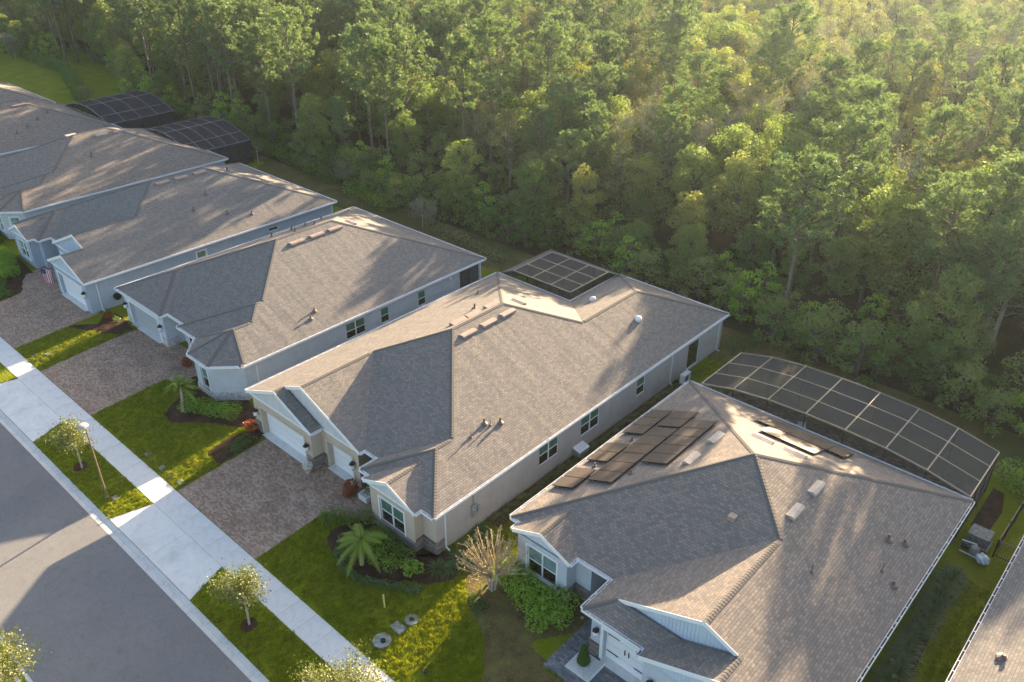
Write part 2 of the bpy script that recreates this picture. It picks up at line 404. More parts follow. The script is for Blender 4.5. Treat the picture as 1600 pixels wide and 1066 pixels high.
def np_mesh(name, V, F, mat, smooth=False):
    me = bpy.data.meshes.new(name); n = len(V); k = F.shape[1]
    me.vertices.add(n); me.vertices.foreach_set('co', V.astype(np.float32).ravel())
    me.loops.add(F.size); me.loops.foreach_set('vertex_index', F.astype(np.int32).ravel())
    me.polygons.add(len(F)); me.polygons.foreach_set('loop_start', np.arange(0, F.size, k, dtype=np.int32))
    me.polygons.foreach_set('loop_total', np.full(len(F), k, dtype=np.int32))
    me.materials.append(M[mat]); me.update(calc_edges=True); return me
def unit(v): return v/np.maximum(np.linalg.norm(v, axis=1, keepdims=True), 1e-6)
def leaf_quads(C, size, up=.3, rng=RNG, aspect=.6, out=None):
    """one diamond-shaped leaf per centre"""
    n = len(C); N = unit(rng.normal(size=(n, 3))+np.array([0, 0, up]) + (out if out is not None else 0))
    T = unit(np.cross(N, rng.normal(size=(n, 3)))); B = np.cross(N, T)
    s = size*(.6+.8*rng.random((n, 1)))
    V = np.stack([C-T*s*.5, C+B*s*.5*aspect, C+T*s*.5, C-B*s*.5*aspect], 1).reshape(-1, 3)
    F = np.arange(4*n).reshape(n, 4); return V, F
def clump_points(centers, radii, per, rng=RNG, shell=.55, squash=.8):
    P = []; O = []
    for c, r in zip(centers, radii):
        k = int(per*r*r) if per < 1000 else per
        d = unit(rng.normal(size=(k, 3))); rr = r*(shell+(1-shell)*rng.random((k, 1))**.6)
        q = d*rr; q[:, 2] *= squash; P.append(c+q); O.append(d)
    return np.concatenate(P), np.concatenate(O)

# ------------------------------------------------------------------ ground
def gz(y):
    if y >= 22.5: return 0.
    if y >= 16.26: return -.42*(22.5-y)/(22.5-16.26)
    if y >= 14.66: return -.42
    if y >= 12.12: return -.42-.09*(14.66-y)/2.54
    if y >= 4.2: return -.62
    if y >= 3.6: return -.50
    return -.45
def strip_sheet(name, x0, x1, ys, mat, dz=0., kind='structure', lab=None, parent=None, zf=None, nx=1):
    mb = MB()
    for j in range(len(ys)-1):
        for i in range(nx):
            xa = x0+(x1-x0)*i/nx; xb = x0+(x1-x0)*(i+1)/nx
            za, zb = (zf or gz)(ys[j])+dz, (zf or gz)(ys[j+1])+dz
            mb.face([(xa, ys[j], za), (xb, ys[j], za), (xb, ys[j+1], zb), (xa, ys[j+1], zb)])
    o = mb.build(name, mat, parent); o['kind'] = kind; return o

ground = strip_sheet('ground', -700, 500, [-300, 3.2, 3.6001, 4.2, 4.21, 11.9, 12.1199, 12.13, 14.66, 16.26, 22.5, 700], 'lawn')
strip_sheet('forest_floor', -135, 480, [58.6, 680], 'litter', .02); strip_sheet('forest_floor', -690, -135.01, [72.5, 680], 'litter', .02)
mb = MB()   # rough strip between the back yards and the wood, uneven edge
xs = np.arange(-120, 30, 1.5)
for a, b_ in zip(xs[:-1], xs[1:]):
    def e(x):
        base = 53.6 + .6*math.sin(x*.5)+.4*math.sin(x*1.3)
        return base if x > -95 else 57.5+.5*math.sin(x*.4)
    mb.face([(a, e(a), .012), (b_, e(b_), .012), (b_, 59.2, .012), (a, 59.2, .012)])
mb.build('back_path', 'rough').update_tag(); bpy.data.objects['back_path']['kind'] = 'structure'

road = strip_sheet('road', -150, 40, [4.2, 7.8, 11.52], 'asphalt', 0, zf=lambda y: -.562)
# flush kerb of separate pours, near side and far side
def kerb(y0, s, first, last, name):
    t = thing(name, '', 'kerb'); del t['label']; del t['category']; t['kind'] = 'structure'
    x = first
    prof = [(0, -.60), (.0, -.568), (.26, -.585), (.34, -.560), (.60, -.498), (.62, -.60)]
    me = None
    while x < last:
        m_ = MB(); n = len(prof)
        if me is None:
            for xx in (0, 2.988):
                for p in prof: m_.v.append((xx, s*p[0], p[1]))
            for i in range(n):
                j = (i+1) % n; m_.f.append((i, j, n+j, n+i) if s < 0 else (j, i, n+i, n+j)); m_.mi.append(0); m_.uv.append(None)
            m_.f.append(tuple(range(n))); m_.f.append(tuple(range(2*n-1, n-1, -1))); m_.mi += [0, 0]; m_.uv += [None, None]
            o = m_.build('kerb_segment', 'kerb'); me = o.data
        else:
            o = bpy.data.objects.new('kerb_segment', me); COL.objects.link(o)
        o.parent = t; o.location = (x, y0, 0); x += 3.0
    return t
kerb(11.51, 1, -85.3, 5, 'kerb')
kerb(4.22, -1, -52.3, -20, 'kerb')
# sidewalk slabs
sw = thing('sidewalk', '', ''); del sw['label']; del sw['category']; sw['kind'] = 'structure'
slab_me = None
x = -80.28
i = 0
while x < 0:
    if slab_me is None:
        m_ = MB(); m_.box(0.006, 1.503, 14.66, 16.24, -.52, -.405); o = m_.build('slab', 'sidewalk', bevel=.012); slab_me = o.data
    else:
        o = bpy.data.objects.new('slab', slab_me); COL.objects.link(o)
        bv = o.modifiers.new('bevel', 'BEVEL'); bv.width = .012; bv.segments = 2
    o.parent = sw; o.location = (x, 0, random.uniform(-.004, .004)); x += 1.509; i += 1
sw2 = strip_sheet('far_sidewalk', -60, -20, [1.5, 3.0], 'sidewalk', .03)

HARD = []
def hard(pts): HARD.append(((min(p[0] for p in pts)-.05, max(p[0] for p in pts)+.05, min(p[1] for p in pts)-.05, max(p[1] for p in pts)+.05), [tuple(p) for p in pts]))
def zsheet(name, pts, mat, dz, kind='structure', th=.0, sub=None):
    hard(pts)
    """polygon sheet following the ground height; cut into y bands so that it bends with the ground"""
    mb = MB(); ys = sorted({p[1] for p in pts} | {y for y in (12.12, 14.66, 16.26, 22.5) if min(p[1] for p in pts) < y < max(p[1] for p in pts)})
    for a, b in zip(ys[:-1], ys[1:]):
        poly = clip(clip([Vector((p[0], p[1])) for p in pts], (0, 1, -a)), (0, -1, b))
        if len(poly) >= 3: mb.face([(p.x, p.y, gz(min(max(p.y, a+1e-5), b-1e-5))+dz) for p in poly])
    o = mb.build(name, mat); o['kind'] = kind; return o
def clip(poly, hp):
    A, B, C = hp; out = []
    n = len(poly)
    for i in range(n):
        p, q = poly[i], poly[(i+1) % n]; dp = A*p.x+B*p.y+C; dq = A*q.x+B*q.y+C
        if dp >= -1e-9: out.append(p)
        if (dp > 1e-9 and dq < -1e-9) or (dp < -1e-9 and dq > 1e-9): out.append(p+(q-p)*(dp/(dp-dq)))
    return out
def area(poly):
    return .5*sum(poly[i].x*poly[(i+1) % len(poly)].y-poly[(i+1) % len(poly)].x*poly[i].y for i in range(len(poly)))

# driveways and their concrete aprons
def driveway(x0, x1, y1, mat='paver_red', notch=None):
    pts = [(x0, 16.27), (x1, 16.27), (x1, y1), (x0, y1)] if not notch else notch
    return zsheet('driveway', pts, mat, .016)
driveway(-43.95, -34.95, 24.2); zsheet('driveway', [(-38.6, 24.2), (-34.95, 24.2), (-34.95, 23.4), (-32.4, 23.4), (-32.4, 22.3), (-34.95, 22.3), (-34.95, 24.2)], 'paver_red', .02) if False else None
zsheet('front_path', [(-34.94, 21.2), (-32.35, 22.4), (-32.35, 23.4), (-32.9, 27.2), (-34.94, 27.2)], 'paver_red', .016)
driveway(-65.45, -56.4, 25.6); zsheet('front_path', [(-56.39, 22.0), (-54.3, 23.0), (-55.2, 27), (-56.39, 27)], 'paver_red', .016)
driveway(-80.2, -70.6, 23.6); zsheet('front_path', [(-84.2, 22.4), (-80.21, 19.8), (-80.21, 26), (-84.2, 27)], 'paver_red', .016)
driveway(-14.2, -5.4, 24.2, 'paver_grey'); zsheet('front_path', [(-17.65, 21.7), (-14.21, 21.7), (-14.21, 26.0), (-17.65, 26.0)], 'paver_grey', .016)
def apron(x0, x1, flare=.85):
    hard([(x0-flare, 12.1), (x1+flare, 12.1), (x1, 14.7), (x0, 14.7)])
    t = thing('apron', '', ''); del t['label']; del t['category']; t['kind'] = 'structure'
    n = 2; g = .008
    for i in range(n):
        a0 = x0-flare+(x1-x0+2*flare)*i/n; a1 = x0-flare+(x1-x0+2*flare)*(i+1)/n
        b0 = x0+(x1-x0)*i/n; b1 = x0+(x1-x0)*(i+1)/n
        m_ = MB(); c = [(a0+g, 12.14), (a1-g, 12.14), (b1-g, 14.645), (b0+g, 14.645)]
        zz = [-.492, -.492, -.400, -.400]
        m_.hexa([(p[0], p[1], -.6) for p in c]+[(p[0], p[1], z) for p, z in zip(c, zz)])
        o = m_.build('slab', 'apron', t)
    return t
apron(-43.9, -35.9); apron(-65.6, -57.2); apron(-79.6, -71.3); apron(-14.0, -6.2)

# mulch beds
def blob(cx, cy, rx, ry, n=26, seed=1, rot=0):
    r = random.Random(seed); ph = [r.uniform(0, 6.28) for _ in range(3)]
    out = []
    for i in range(n):
        a = 2*PI*i/n; k = 1+.07*math.sin(2*a+ph[0])+.05*math.sin(3*a+ph[1])+.03*math.sin(5*a+ph[2])
        x, y = rx*k*math.cos(a), ry*k*math.sin(a)
        out.append((cx+x*math.cos(rot)-y*math.sin(rot), cy+x*math.sin(rot)+y*math.cos(rot)))
    return out
def bed(pts, dz=.022, name='mulch_bed', mat='mulch'):
    hard(pts)
    n = len(pts); mb = MB()
    # triangle fan, each vertex on the ground profile
    cx = sum(p[0] for p in pts)/n; cy = sum(p[1] for p in pts)/n
    for k in range(6):
        for i in range(n):
            a, b = pts[i], pts[(i+1) % n]; f0, f1 = k/6, (k+1)/6
            q = [(cx+(p[0]-cx)*f, cy+(p[1]-cy)*f) for p, f in ((a, f0), (a, f1), (b, f1), (b, f0))]
            if k == 0: q = q[1:]
            mb.face([(u[0], u[1], gz(max(16.27, u[1]) if u[1] > 16 else u[1])+dz) for u in q])
    o = mb.build(name, mat); o['kind'] = 'structure'; return o
bed(blob(-30.2, 21.0, 2.9, 1.9, seed=3), .022)
bed([(-32.3, 23.2), (-32.6, 22.2), (-32.0, 20.4), (-30.5, 19.2), (-28.8, 19.6), (-27.6, 20.7), (-25.9, 21.3), (-25.0, 22.6), (-25.4, 23.9), (-26.9, 23.9), (-26.9, 23.2)], .026)
bed([(-51.6, 25), (-54.8, 24.2), (-55.9, 22.2), (-54.9, 21.9), (-53.2, 22.4), (-53.0, 20.9), (-52.2, 19.8), (-50.8, 19.6), (-49.9, 20.5), (-48.5, 21.5), (-46.6, 22.4), (-46.0, 22.9), (-45.6, 24.0), (-48.9, 24.8)], .022)
bed([(-45.9, 19.6), (-44.1, 19.4), (-44.0, 22.0), (-44.4, 23.4), (-45.4, 23.4), (-46.1, 21.6)], .026)
bed([(-25.3, 26.3), (-25.4, 24.6), (-24.6, 23.2), (-23.0, 21.9), (-21.0, 21.0), (-19.4, 19.2), (-18.4, 17.4), (-17.2, 16.5), (-15.4, 16.6), (-14.3, 18.5), (-14.3, 21.6), (-17.6, 21.6), (-17.7, 25.9), (-20.0, 26.0)], .024, 'mulch_bed', 'bed_green')
bed([(-25.9, 27.4), (-25.9, 48.6), (-27.0, 48.6), (-27.0, 27.4)], .02)
bed([(-4.95, 29.5), (-3.9, 29.5), (-3.7, 34), (-3.95, 38), (-3.8, 42.2), (-4.95, 42.4)], .02)
bed([(-5.0, 46.8), (-4.0, 46.9), (-3.9, 49.2), (-4.3, 51.2), (-5.0, 51.4)], .02)
bed(blob(-51.1, 13.2, .55, .5, 14, 4), .02); bed(blob(-31.1, 13.35, .5, .45, 14, 5), .02)
bed([(-91.3, 22.4), (-84.4, 20.8), (-80.3, 18.6), (-80.3, 20.5), (-83.8, 23.0), (-88.5, 23.4)], .022)
bed([(-70.4, 20.6), (-67.0, 22.2), (-65.6, 23.0), (-65.6, 24.2), (-68.5, 24.6), (-70.5, 24.4)], .022)

# ------------------------------------------------------------------ houses
SL = 0.4167; ZE = 3.15; TH = .16
class Block:
    def __init__(s, poly, types, ze=ZE):
        s.p = [Vector(p) for p in poly]; s.t = types; s.pl = []; s.fp = []; s.ze = ze
        n = len(poly)
        for i in range(n):
            a, b = s.p[i], s.p[(i+1) % n]; d = (b-a).normalized(); nn = Vector((-d.y, d.x))
            s.fp.append((nn.x, nn.y, -nn.dot(a)))
            if types[i] == 'e': s.pl.append((round(SL*nn.x, 6), round(SL*nn.y, 6), round(ze-SL*nn.dot(a), 5)))
    def inside(s, x, y, e=0.): return all(A*x+B*y+C >= -e for A, B, C in s.fp)
    def h(s, x, y): return min(a*x+b*y+c for a, b, c in s.pl)
def rect(x0, x1, y0, y1, t): return Block([(x0, y0), (x1, y0), (x1, y1), (x0, y1)], t)   # edges: front, right, back, left
def roof_h(blocks, x, y, e=1e-6):
    return max((b.h(x, y) for b in blocks if b.inside(x, y, e)), default=ZE)
def same(p, q): return abs(p[0]-q[0]) < 1e-4 and abs(p[1]-q[1]) < 1e-4 and abs(p[2]-q[2]) < 1e-3
def roof_faces(blocks):
    out = []
    for i, b in enumerate(blocks):
        for a in b.pl:
            poly = list(b.p)
            for c in b.pl:
                if c is not a: poly = clip(poly, (c[0]-a[0], c[1]-a[1], c[2]-a[2]))
                if len(poly) < 3: break
            if len(poly) < 3: continue
            pieces = [poly]
            for j, o in enumerate(blocks):
                if j == i: continue
                hps = list(o.fp); dead = False
                for c in o.pl:
                    if same(c, a):
                        if j > i: dead = True
                        continue
                    hps.append((c[0]-a[0], c[1]-a[1], c[2]-a[2]))
                if dead: continue
                new = []
                for pc in pieces:
                    rem = pc
                    for hp in hps:
                        o_ = clip(rem, (-hp[0], -hp[1], -hp[2]))
                        if len(o_) >= 3 and abs(area(o_)) > 1e-3: new.append(o_)
                        rem = clip(rem, hp)
                        if len(rem) < 3 or abs(area(rem)) < 1e-3: break
                pieces = new
            out += [(a, pc) for pc in pieces]
    return out
def build_roof(root, blocks, mat, capmat=None):
    mb = MB()
    for a, pc in roof_faces(blocks):
        g = Vector((a[0], a[1])).normalized(); t = Vector((g.y, -g.x)); k = math.sqrt(1+SL*SL)
        z = lambda p: a[0]*p.x+a[1]*p.y+a[2]
        mb.face([(p.x, p.y, z(p)) for p in pc], mat, [(t.dot(p), g.dot(p)*k) for p in pc])
        mb.face([(p.x, p.y, z(p)-TH) for p in reversed(pc)], 'trim')
        n = len(pc)
        for i in range(n):
            p, q = pc[i], pc[(i+1) % n]
            mid = (p+q)/2; d = (q-p); 
            if d.length < 1e-4: continue
            nn = Vector((d.y, -d.x)).normalized()
            m2 = mid+nn*.02
            if not any(b.inside(m2.x, m2.y) for b in blocks):
                mb.face([(p.x, p.y, z(p)), (p.x, p.y, z(p)-TH), (q.x, q.y, z(q)-TH), (q.x, q.y, z(q))], 'trim')
    roof = mb.build('roof', None, root)
    # hip and ridge caps, real overlapping pieces
    cp = MB()
    for i, b in enumerate(blocks):
        for ia in range(len(b.pl)):
            for ic in range(ia+1, len(b.pl)):
                a, c = b.pl[ia], b.pl[ic]
                D = (c[0]-a[0], c[1]-a[1], c[2]-a[2]); L = math.hypot(D[0], D[1])
                if L < 1e-6: continue
                n_ = Vector((D[0]/L, D[1]/L)); d = Vector((-n_.y, n_.x)); p0 = n_*(-D[2]/L)
                lo, hi = -1e4, 1e4
                hps = list(b.fp)+[(e[0]-a[0], e[1]-a[1], e[2]-a[2]) for e in b.pl if e is not a and e is not c]
                for A, B, C in hps:
                    s0 = A*p0.x+B*p0.y+C; s1 = A*d.x+B*d.y
                    if abs(s1) < 1e-9:
                        if s0 < -1e-6: lo, hi = 1, 0
                    elif s1 > 0: lo = max(lo, -s0/s1)
                    else: hi = min(hi, -s0/s1)
                if hi-lo < .3: continue
                z0 = a[0]*(p0+d*lo).x+a[1]*(p0+d*lo).y+a[2]; z1 = a[0]*(p0+d*hi).x+a[1]*(p0+d*hi).y+a[2]
                if z1 < z0: lo, hi, d, p0 = -hi, -lo, -d, p0
                st = .20; k = int((hi-lo)/st)
                for q in range(k+1):
                    s_ = lo+q*st; e_ = min(s_+.27, hi)
                    P = p0+d*s_; Q = p0+d*e_; mid = (P+Q)/2
                    hb = a[0]*mid.x+a[1]*mid.y+a[2]; ok = True
                    for j, o in enumerate(blocks):
                        if j != i and o.inside(mid.x, mid.y) and (o.h(mid.x, mid.y) > hb+1e-3 or (j < i and o.h(mid.x, mid.y) > hb-1e-3)): ok = False
                    nn = Vector((-d.y, d.x))
                    for sgn in (1, -1):
                        w_ = mid+nn*sgn*.22
                        if b.inside(w_.x, w_.y):
                            hw = b.h(w_.x, w_.y)
                            if any(j != i and o.inside(w_.x, w_.y) and o.h(w_.x, w_.y) > hw+2e-3 for j, o in enumerate(blocks)): ok = False
                    if not ok: continue
                    for sgn in (1, -1):
                        side = nn*sgn; tm = mid+side*.2
                        pl = a if (a[0]*tm.x+a[1]*tm.y+a[2]) < (c[0]*tm.x+c[1]*tm.y+c[2]) else c
                        zf = lambda v: pl[0]*v.x+pl[1]*v.y+pl[2]
                        w = .15
                        A1, B1 = P, P+side*w; A2, B2 = Q, Q+side*w
                        cp.face([(A1.x, A1.y, zf(A1)+.034), (B1.x, B1.y, zf(B1)+.030), (B2.x, B2.y, zf(B2)+.014), (A2.x, A2.y, zf(A2)+.018)])
                        cp.face([(A1.x, A1.y, zf(A1)+.034), (B1.x, B1.y, zf(B1)+.030), (B1.x, B1.y, zf(B1)), (A1.x, A1.y, zf(A1))])
                        cp.face([(B1.x, B1.y, zf(B1)+.030), (B2.x, B2.y, zf(B2)+.014), (B2.x, B2.y, zf(B2)), (B1.x, B1.y, zf(B1))])
    if cp.f:
        uvm = capmat or mat
        o = cp.build('ridge_cap', capmat, roof); o['kind'] = 'stuff'
        o.matrix_parent_inverse = Matrix.Identity(4)
    return roof
def runs(flags):
    out = []; st = None
    for i, f in enumerate(flags+[False]):
        if f and st is None: st = i
        if not f and st is not None: out.append((st, i-1)); st = None
    return out
def build_edges(root, blocks, gut='gutter', rake='trim', infill='siding_white', inset=.15, trimband=True, wallz=2.92):
    for i, b in enumerate(blocks):
        n = len(b.p)
        for k in range(n):
            p, q = b.p[k], b.p[(k+1) % n]; L = (q-p).length; d = (q-p)/L; nn = Vector((d.y, -d.x))
            m = max(2, int(L/.05)); fl = []
            for s_ in range(m+1):
                u = min(max(L*s_/m, .012), L-.012); c = p+d*u+nn*.03; e = p+d*u-nn*.01
                hb = b.h(e.x, e.y)
                cov = max((o.h(c.x, c.y) for j, o in enumerate(blocks) if j != i and o.inside(c.x, c.y)), default=-9)
                own = max((o.h(e.x, e.y) for j, o in enumerate(blocks) if j != i and o.inside(e.x, e.y)), default=-9)
                if b.t[k] == 'e': fl.append(cov < -1 and not any(j < i and o.inside(e.x, e.y) and o.h(e.x, e.y) > hb-1e-3 for j, o in enumerate(blocks)))
                else: fl.append(cov < hb-.02 and own < hb+.02 if cov > -1 else own < hb+.02)
            for r0, r1 in runs(fl):
                u0, u1 = L*r0/m, L*r1/m
                if u1-u0 < .15: continue
                if b.t[k] == 'e':
                    if gut:
                        P = p+d*u0; g = MB(); P2 = (P.x, P.y); LL = u1-u0
                        g.fbox(P2, d, nn, 0, LL, .003, .02, ZE-.15, ZE+.0, gut)
                        g.fbox(P2, d, nn, 0, LL, .02, .125, ZE-.15, ZE-.125, 'gutter_in')
                        g.fbox(P2, d, nn, -.0, LL, .125, .15, ZE-.15, ZE+.005, gut)
                        for ue in (0, LL-.02): g.fbox(P2, d, nn, ue, ue+.02, .02, .125, ZE-.125, ZE, gut)
                        uu = .5
                        while uu < LL-.1: g.fbox(P2, d, nn, uu, uu+.035, .02, .125, ZE-.02, ZE, gut); uu += .75
                        g.build('gutter', None, root)
                else:
                    rk = MB(); us = [u0, u1]
                    # split at the ridge
                    zz = lambda u: b.h(*(p+d*min(max(u, 1e-3), L-1e-3)))
                    if b.h(*(p+d*(u0+u1)/2)) > max(zz(u0), zz(u1))-1e-3 or True:
                        best = max(np.linspace(u0, u1, 81), key=zz)
                        if u0+.1 < best < u1-.1: us = [u0, best, u1]
                    for a_, c_ in zip(us[:-1], us[1:]):
                        A = p+d*a_; C = p+d*c_
                        z0, z1 = zz(a_), zz(c_)
                        def v(pt, w, z): return (pt.x+nn.x*w, pt.y+nn.y*w, z)
                        rk.hexa([v(A, .035, z0-.22), v(C, .035, z1-.22), v(C, .003, z1-.22), v(A, .003, z0-.22),
                                 v(A, .035, z0+.03), v(C, .035, z1+.03), v(C, .003, z1+.03), v(A, .003, z0+.03)])
                    rk.build('rake_board', rake, root)
            if b.t[k] == 'g' and infill and any(fl):
                # siding of the gable triangle, one sheet with the vertical battens of the siding
                A = p-nn*inset; us = list(np.linspace(.12, L-.12, 2+2*int(L/.4)))
                best = max(np.linspace(0, L, 201), key=lambda u: b.h(*(p+d*min(max(u, 1e-3), L-1e-3))))
                us = sorted(set([float(x) for x in us]+[float(best)])); g = MB(); zb = wallz
                def zt(u): return b.h(*(p+d*min(max(u, 1e-3), L-1e-3)-nn*inset))-TH+.02
                for a_, c_ in zip(us[:-1], us[1:]):
                    q0 = A+d*a_; q1 = A+d*c_
                    if max(zt(a_), zt(c_)) <= zb: continue
                    g.face([(q0.x, q0.y, zb), (q1.x, q1.y, zb), (q1.x, q1.y, max(zb, zt(c_))), (q0.x, q0.y, max(zb, zt(a_)))], infill)
                    if c_-a_ > .1 and zt(a_) > zb+.12: g.fbox((q0.x, q0.y), d, nn, -.015, .015, .001, .022, zb, zt(a_)-.01, infill)
                if g.f:
                    gb = g.build('gable', None, root)
                    if trimband:
                        t = MB(); t.fbox((A.x, A.y), d, nn, .25, L-.25, .002, .06, zb-.02, zb+.12, rake); t.build('trim_band', None, root)

def build_walls(root, pts, blocks, segs, mat, zb=-.4):
    hard(pts)
    """pts CCW; segs: index -> dict(mat, open=[(u0,u1,z0,z1,depth,kind)])"""
    mb = MB(); n = len(pts)
    fr = []
    for i in range(n):
        a = Vector(pts[i]); b = Vector(pts[(i+1) % n]); L = (b-a).length; d = (b-a)/L; nn = Vector((d.y, -d.x))
        sg = segs.get(i, {}); mt = sg.get('mat', mat); ops = sg.get('open', [])
        fr.append(((a.x, a.y), d, nn, L))
        us = set(np.round(np.arange(0, L, .4), 4))|{L}
        for o in ops: us |= {o[0], o[1]}
        us = sorted(us)
        def top(u):
            c = a+d*min(max(u, .01), L-.01)-nn*.0
            return 3.02
        for u0, u1 in zip(us[:-1], us[1:]):
            if u1-u0 < 1e-5: continue
            p0, p1 = a+d*u0, a+d*u1; t0, t1 = top(u0), top(u1)
            iv = sorted([(o[2], o[3]) for o in ops if o[0] <= u0+1e-6 and o[1] >= u1-1e-6])
            z = zb; 
            for z0, z1 in iv:
                if z0 > z+1e-4: mb.face([(p0.x, p0.y, z), (p1.x, p1.y, z), (p1.x, p1.y, z0), (p0.x, p0.y, z0)], mt)
                z = z1
            mb.face([(p0.x, p0.y, z), (p1.x, p1.y, z), (p1.x, p1.y, t1), (p0.x, p0.y, t0)], mt)
        for o in ops:   # reveals
            u0, u1, z0, z1, dep = o[:5]
            q = lambda u, w, z: (a.x+d.x*u-nn.x*w, a.y+d.y*u-nn.y*w, z)
            mb.face([q(u0, 0, z0), q(u0, dep, z0), q(u0, dep, z1), q(u0, 0, z1)], mt)
            mb.face([q(u1, dep, z0), q(u1, 0, z0), q(u1, 0, z1), q(u1, dep, z1)], mt)
            mb.face([q(u0, 0, z1), q(u0, dep, z1), q(u1, dep, z1), q(u1, 0, z1)], mt)
            mb.face([q(u0, dep, z0), q(u0, 0, z0), q(u1, 0, z0), q(u1, dep, z0)], mt)
    mb.build('wall', None, root)
    # windows, doors in the openings
    for i in range(n):
        for o in segs.get(i, {}).get('open', []):
            P, d, nn, L = fr[i]; fill_opening(root, P, d, nn, *o)
    return fr
def fill_opening(root, P, d, nn, u0, u1, z0, z1, dep, kind, opt=None):
    opt = opt or {}; trim = opt.get('trim', 'trim'); cols = opt.get('cols', 2); up = opt.get('up', 'glass_curtain')
    if kind == 'window':
        w = MB(); f = .055
        w.fbox(P, d, nn, u0, u1, -dep, -dep+.05, z0, z0+f, 'trim'); w.fbox(P, d, nn, u0, u1, -dep, -dep+.05, z1-f, z1, 'trim')
        w.fbox(P, d, nn, u0, u0+f, -dep, -dep+.05, z0+f, z1-f, 'trim'); w.fbox(P, d, nn, u1-f, u1, -dep, -dep+.05, z0+f, z1-f, 'trim')
        zm = z0+(z1-z0)*.48
        for c in range(1, cols):
            uc = u0+(u1-u0)*c/cols; w.fbox(P, d, nn, uc-.045, uc+.045, -dep, -dep+.055, z0+f, z1-f, 'trim')
        for c in range(cols):
            a = u0+(u1-u0)*c/cols+(.045 if c else f); b = u0+(u1-u0)*(c+1)/cols-(.045 if c < cols-1 else f)
            w.fbox(P, d, nn, a, b, -dep, -dep+.045, zm-.025, zm+.025, 'trim')
        if opt.get('casing', True):
            k = .11
            w.fbox(P, d, nn, u0-k, u1+k, .002, .04, z1, z1+k, trim); w.fbox(P, d, nn, u0-k-.03, u1+k+.03, .002, .07, z0-k, z0, trim)
            w.fbox(P, d, nn, u0-k, u0, .002, .04, z0, z1, trim); w.fbox(P, d, nn, u1, u1+k, .002, .04, z0, z1, trim)
        wo_ = w.build('window', None, root)
        for c in range(cols):
            a = u0+(u1-u0)*c/cols+(.045 if c else f); b = u0+(u1-u0)*(c+1)/cols-(.045 if c < cols-1 else f)
            for (za, zb_, mt, off) in ((z0+f, zm-.025, 'glass_dark', .012), (zm+.025, z1-f, up, .018)):
                p = MB(); p.fbox(P, d, nn, a, b, -dep+off-.006, -dep+off, za, zb_, mt); p.build('pane', None, wo_).matrix_parent_inverse = Matrix.Identity(4)
    elif kind == 'garage':
        dr = MB(); dr.fbox(P, d, nn, u0, u1, -dep-.03, -dep, z0, z1, opt.get('mat', 'door_white')); do = dr.build('garage_door', None, root)
        n = 4; h = (z1-z0)/n
        for r in range(n):
            p = MB(); p.fbox(P, d, nn, u0+.03, u1-.03, -dep+.002, -dep+.03, z0+r*h+.012, z0+(r+1)*h-.012, opt.get('mat', 'door_white'))
            if opt.get('emboss', True):
                k = max(2, int((u1-u0)/1.2)); 
                for c in range(k):
                    a = u0+.03+(u1-u0-.06)*c/k+.12; b = u0+.03+(u1-u0-.06)*(c+1)/k-.12
                    p.fbox(P, d, nn, a, b, -dep+.03, -dep+.042, z0+r*h+.12, z0+(r+1)*h-.12, opt.get('mat', 'door_white'))
            p.build('door_panel', None, do).matrix_parent_inverse = Matrix.Identity(4)
        if opt.get('handles'):
            for uc in ((u0+u1)/2-.12, (u0+u1)/2+.12):
                p = MB(); p.fbox(P, d, nn, uc-.02, uc+.02, -dep+.03, -dep+.08, 1.0, 1.35, 'black'); p.build('handle', None, do).matrix_parent_inverse = Matrix.Identity(4)
            for zc in (.55, 1.75):
                for ua, ub in ((u0+.1, u0+.8), (u1-.8, u1-.1)):
                    p = MB(); p.fbox(P, d, nn, ua, ub, -dep+.043, -dep+.055, zc-.03, zc+.03, 'black'); p.build('hinge', None, do).matrix_parent_inverse = Matrix.Identity(4)
        t = MB(); k = .16; tr = trim
        t.fbox(P, d, nn, u0-k, u1+k, .002, .045, z1, z1+k, tr); t.fbox(P, d, nn, u0-k, u0, .002, .045, z0, z1, tr); t.fbox(P, d, nn, u1, u1+k, .002, .045, z0, z1, tr)
        t.build('door_trim', None, root)
        s = MB(); s.fbox(P, d, nn, u0, u1, -dep, .25, -.05, .035, 'apron'); s.build('door_apron', None, root)
    elif kind == 'door':
        p = MB(); p.fbox(P, d, nn, u0, u1, -dep-.03, -dep, z0, z1, 'dark'); do = p.build('front_door', None, root)  # near-black sheet in the doorway, entry shade put into its colour
    elif kind == 'slider':
        w = MB(); f = .05
        w.fbox(P, d, nn, u0, u1, -dep, -dep+.06, z0, z0+f, 'trim'); w.fbox(P, d, nn, u0, u1, -dep, -dep+.06, z1-f, z1, 'trim')
        w.fbox(P, d, nn, u0, u0+f, -dep, -dep+.06, z0+f, z1-f, 'trim'); w.fbox(P, d, nn, u1-f, u1, -dep, -dep+.06, z0+f, z1-f, 'trim')
        wo_ = w.build('window', None, root)
        p = MB(); p.fbox(P, d, nn, u0+f, u1-f, -dep, -dep+.01, z0+f, z1-f, 'glass_dark'); p.build('pane', None, wo_).matrix_parent_inverse = Matrix.Identity(4)
    elif kind == 'porch':
        p = MB(); p.fbox(P, d, nn, u0, u1, -dep-.02, -dep, z0, z1, 'stucco_dark'); p.build('porch_wall', None, root)
        fr = MB()
        k = max(2, int((u1-u0)/.9))
        for c in range(k+1):
            uc = u0+(u1-u0)*c/k; uc = min(max(uc, u0+.025), u1-.025); fr.fbox(P, d, nn, uc-.025, uc+.025, -.06, 0, z0, z1, 'bronze')
        fr.fbox(P, d, nn, u0+.05, u1-.05, -.05, -.01, .9, .95, 'bronze')
        fr.build('porch_frame', None, root)
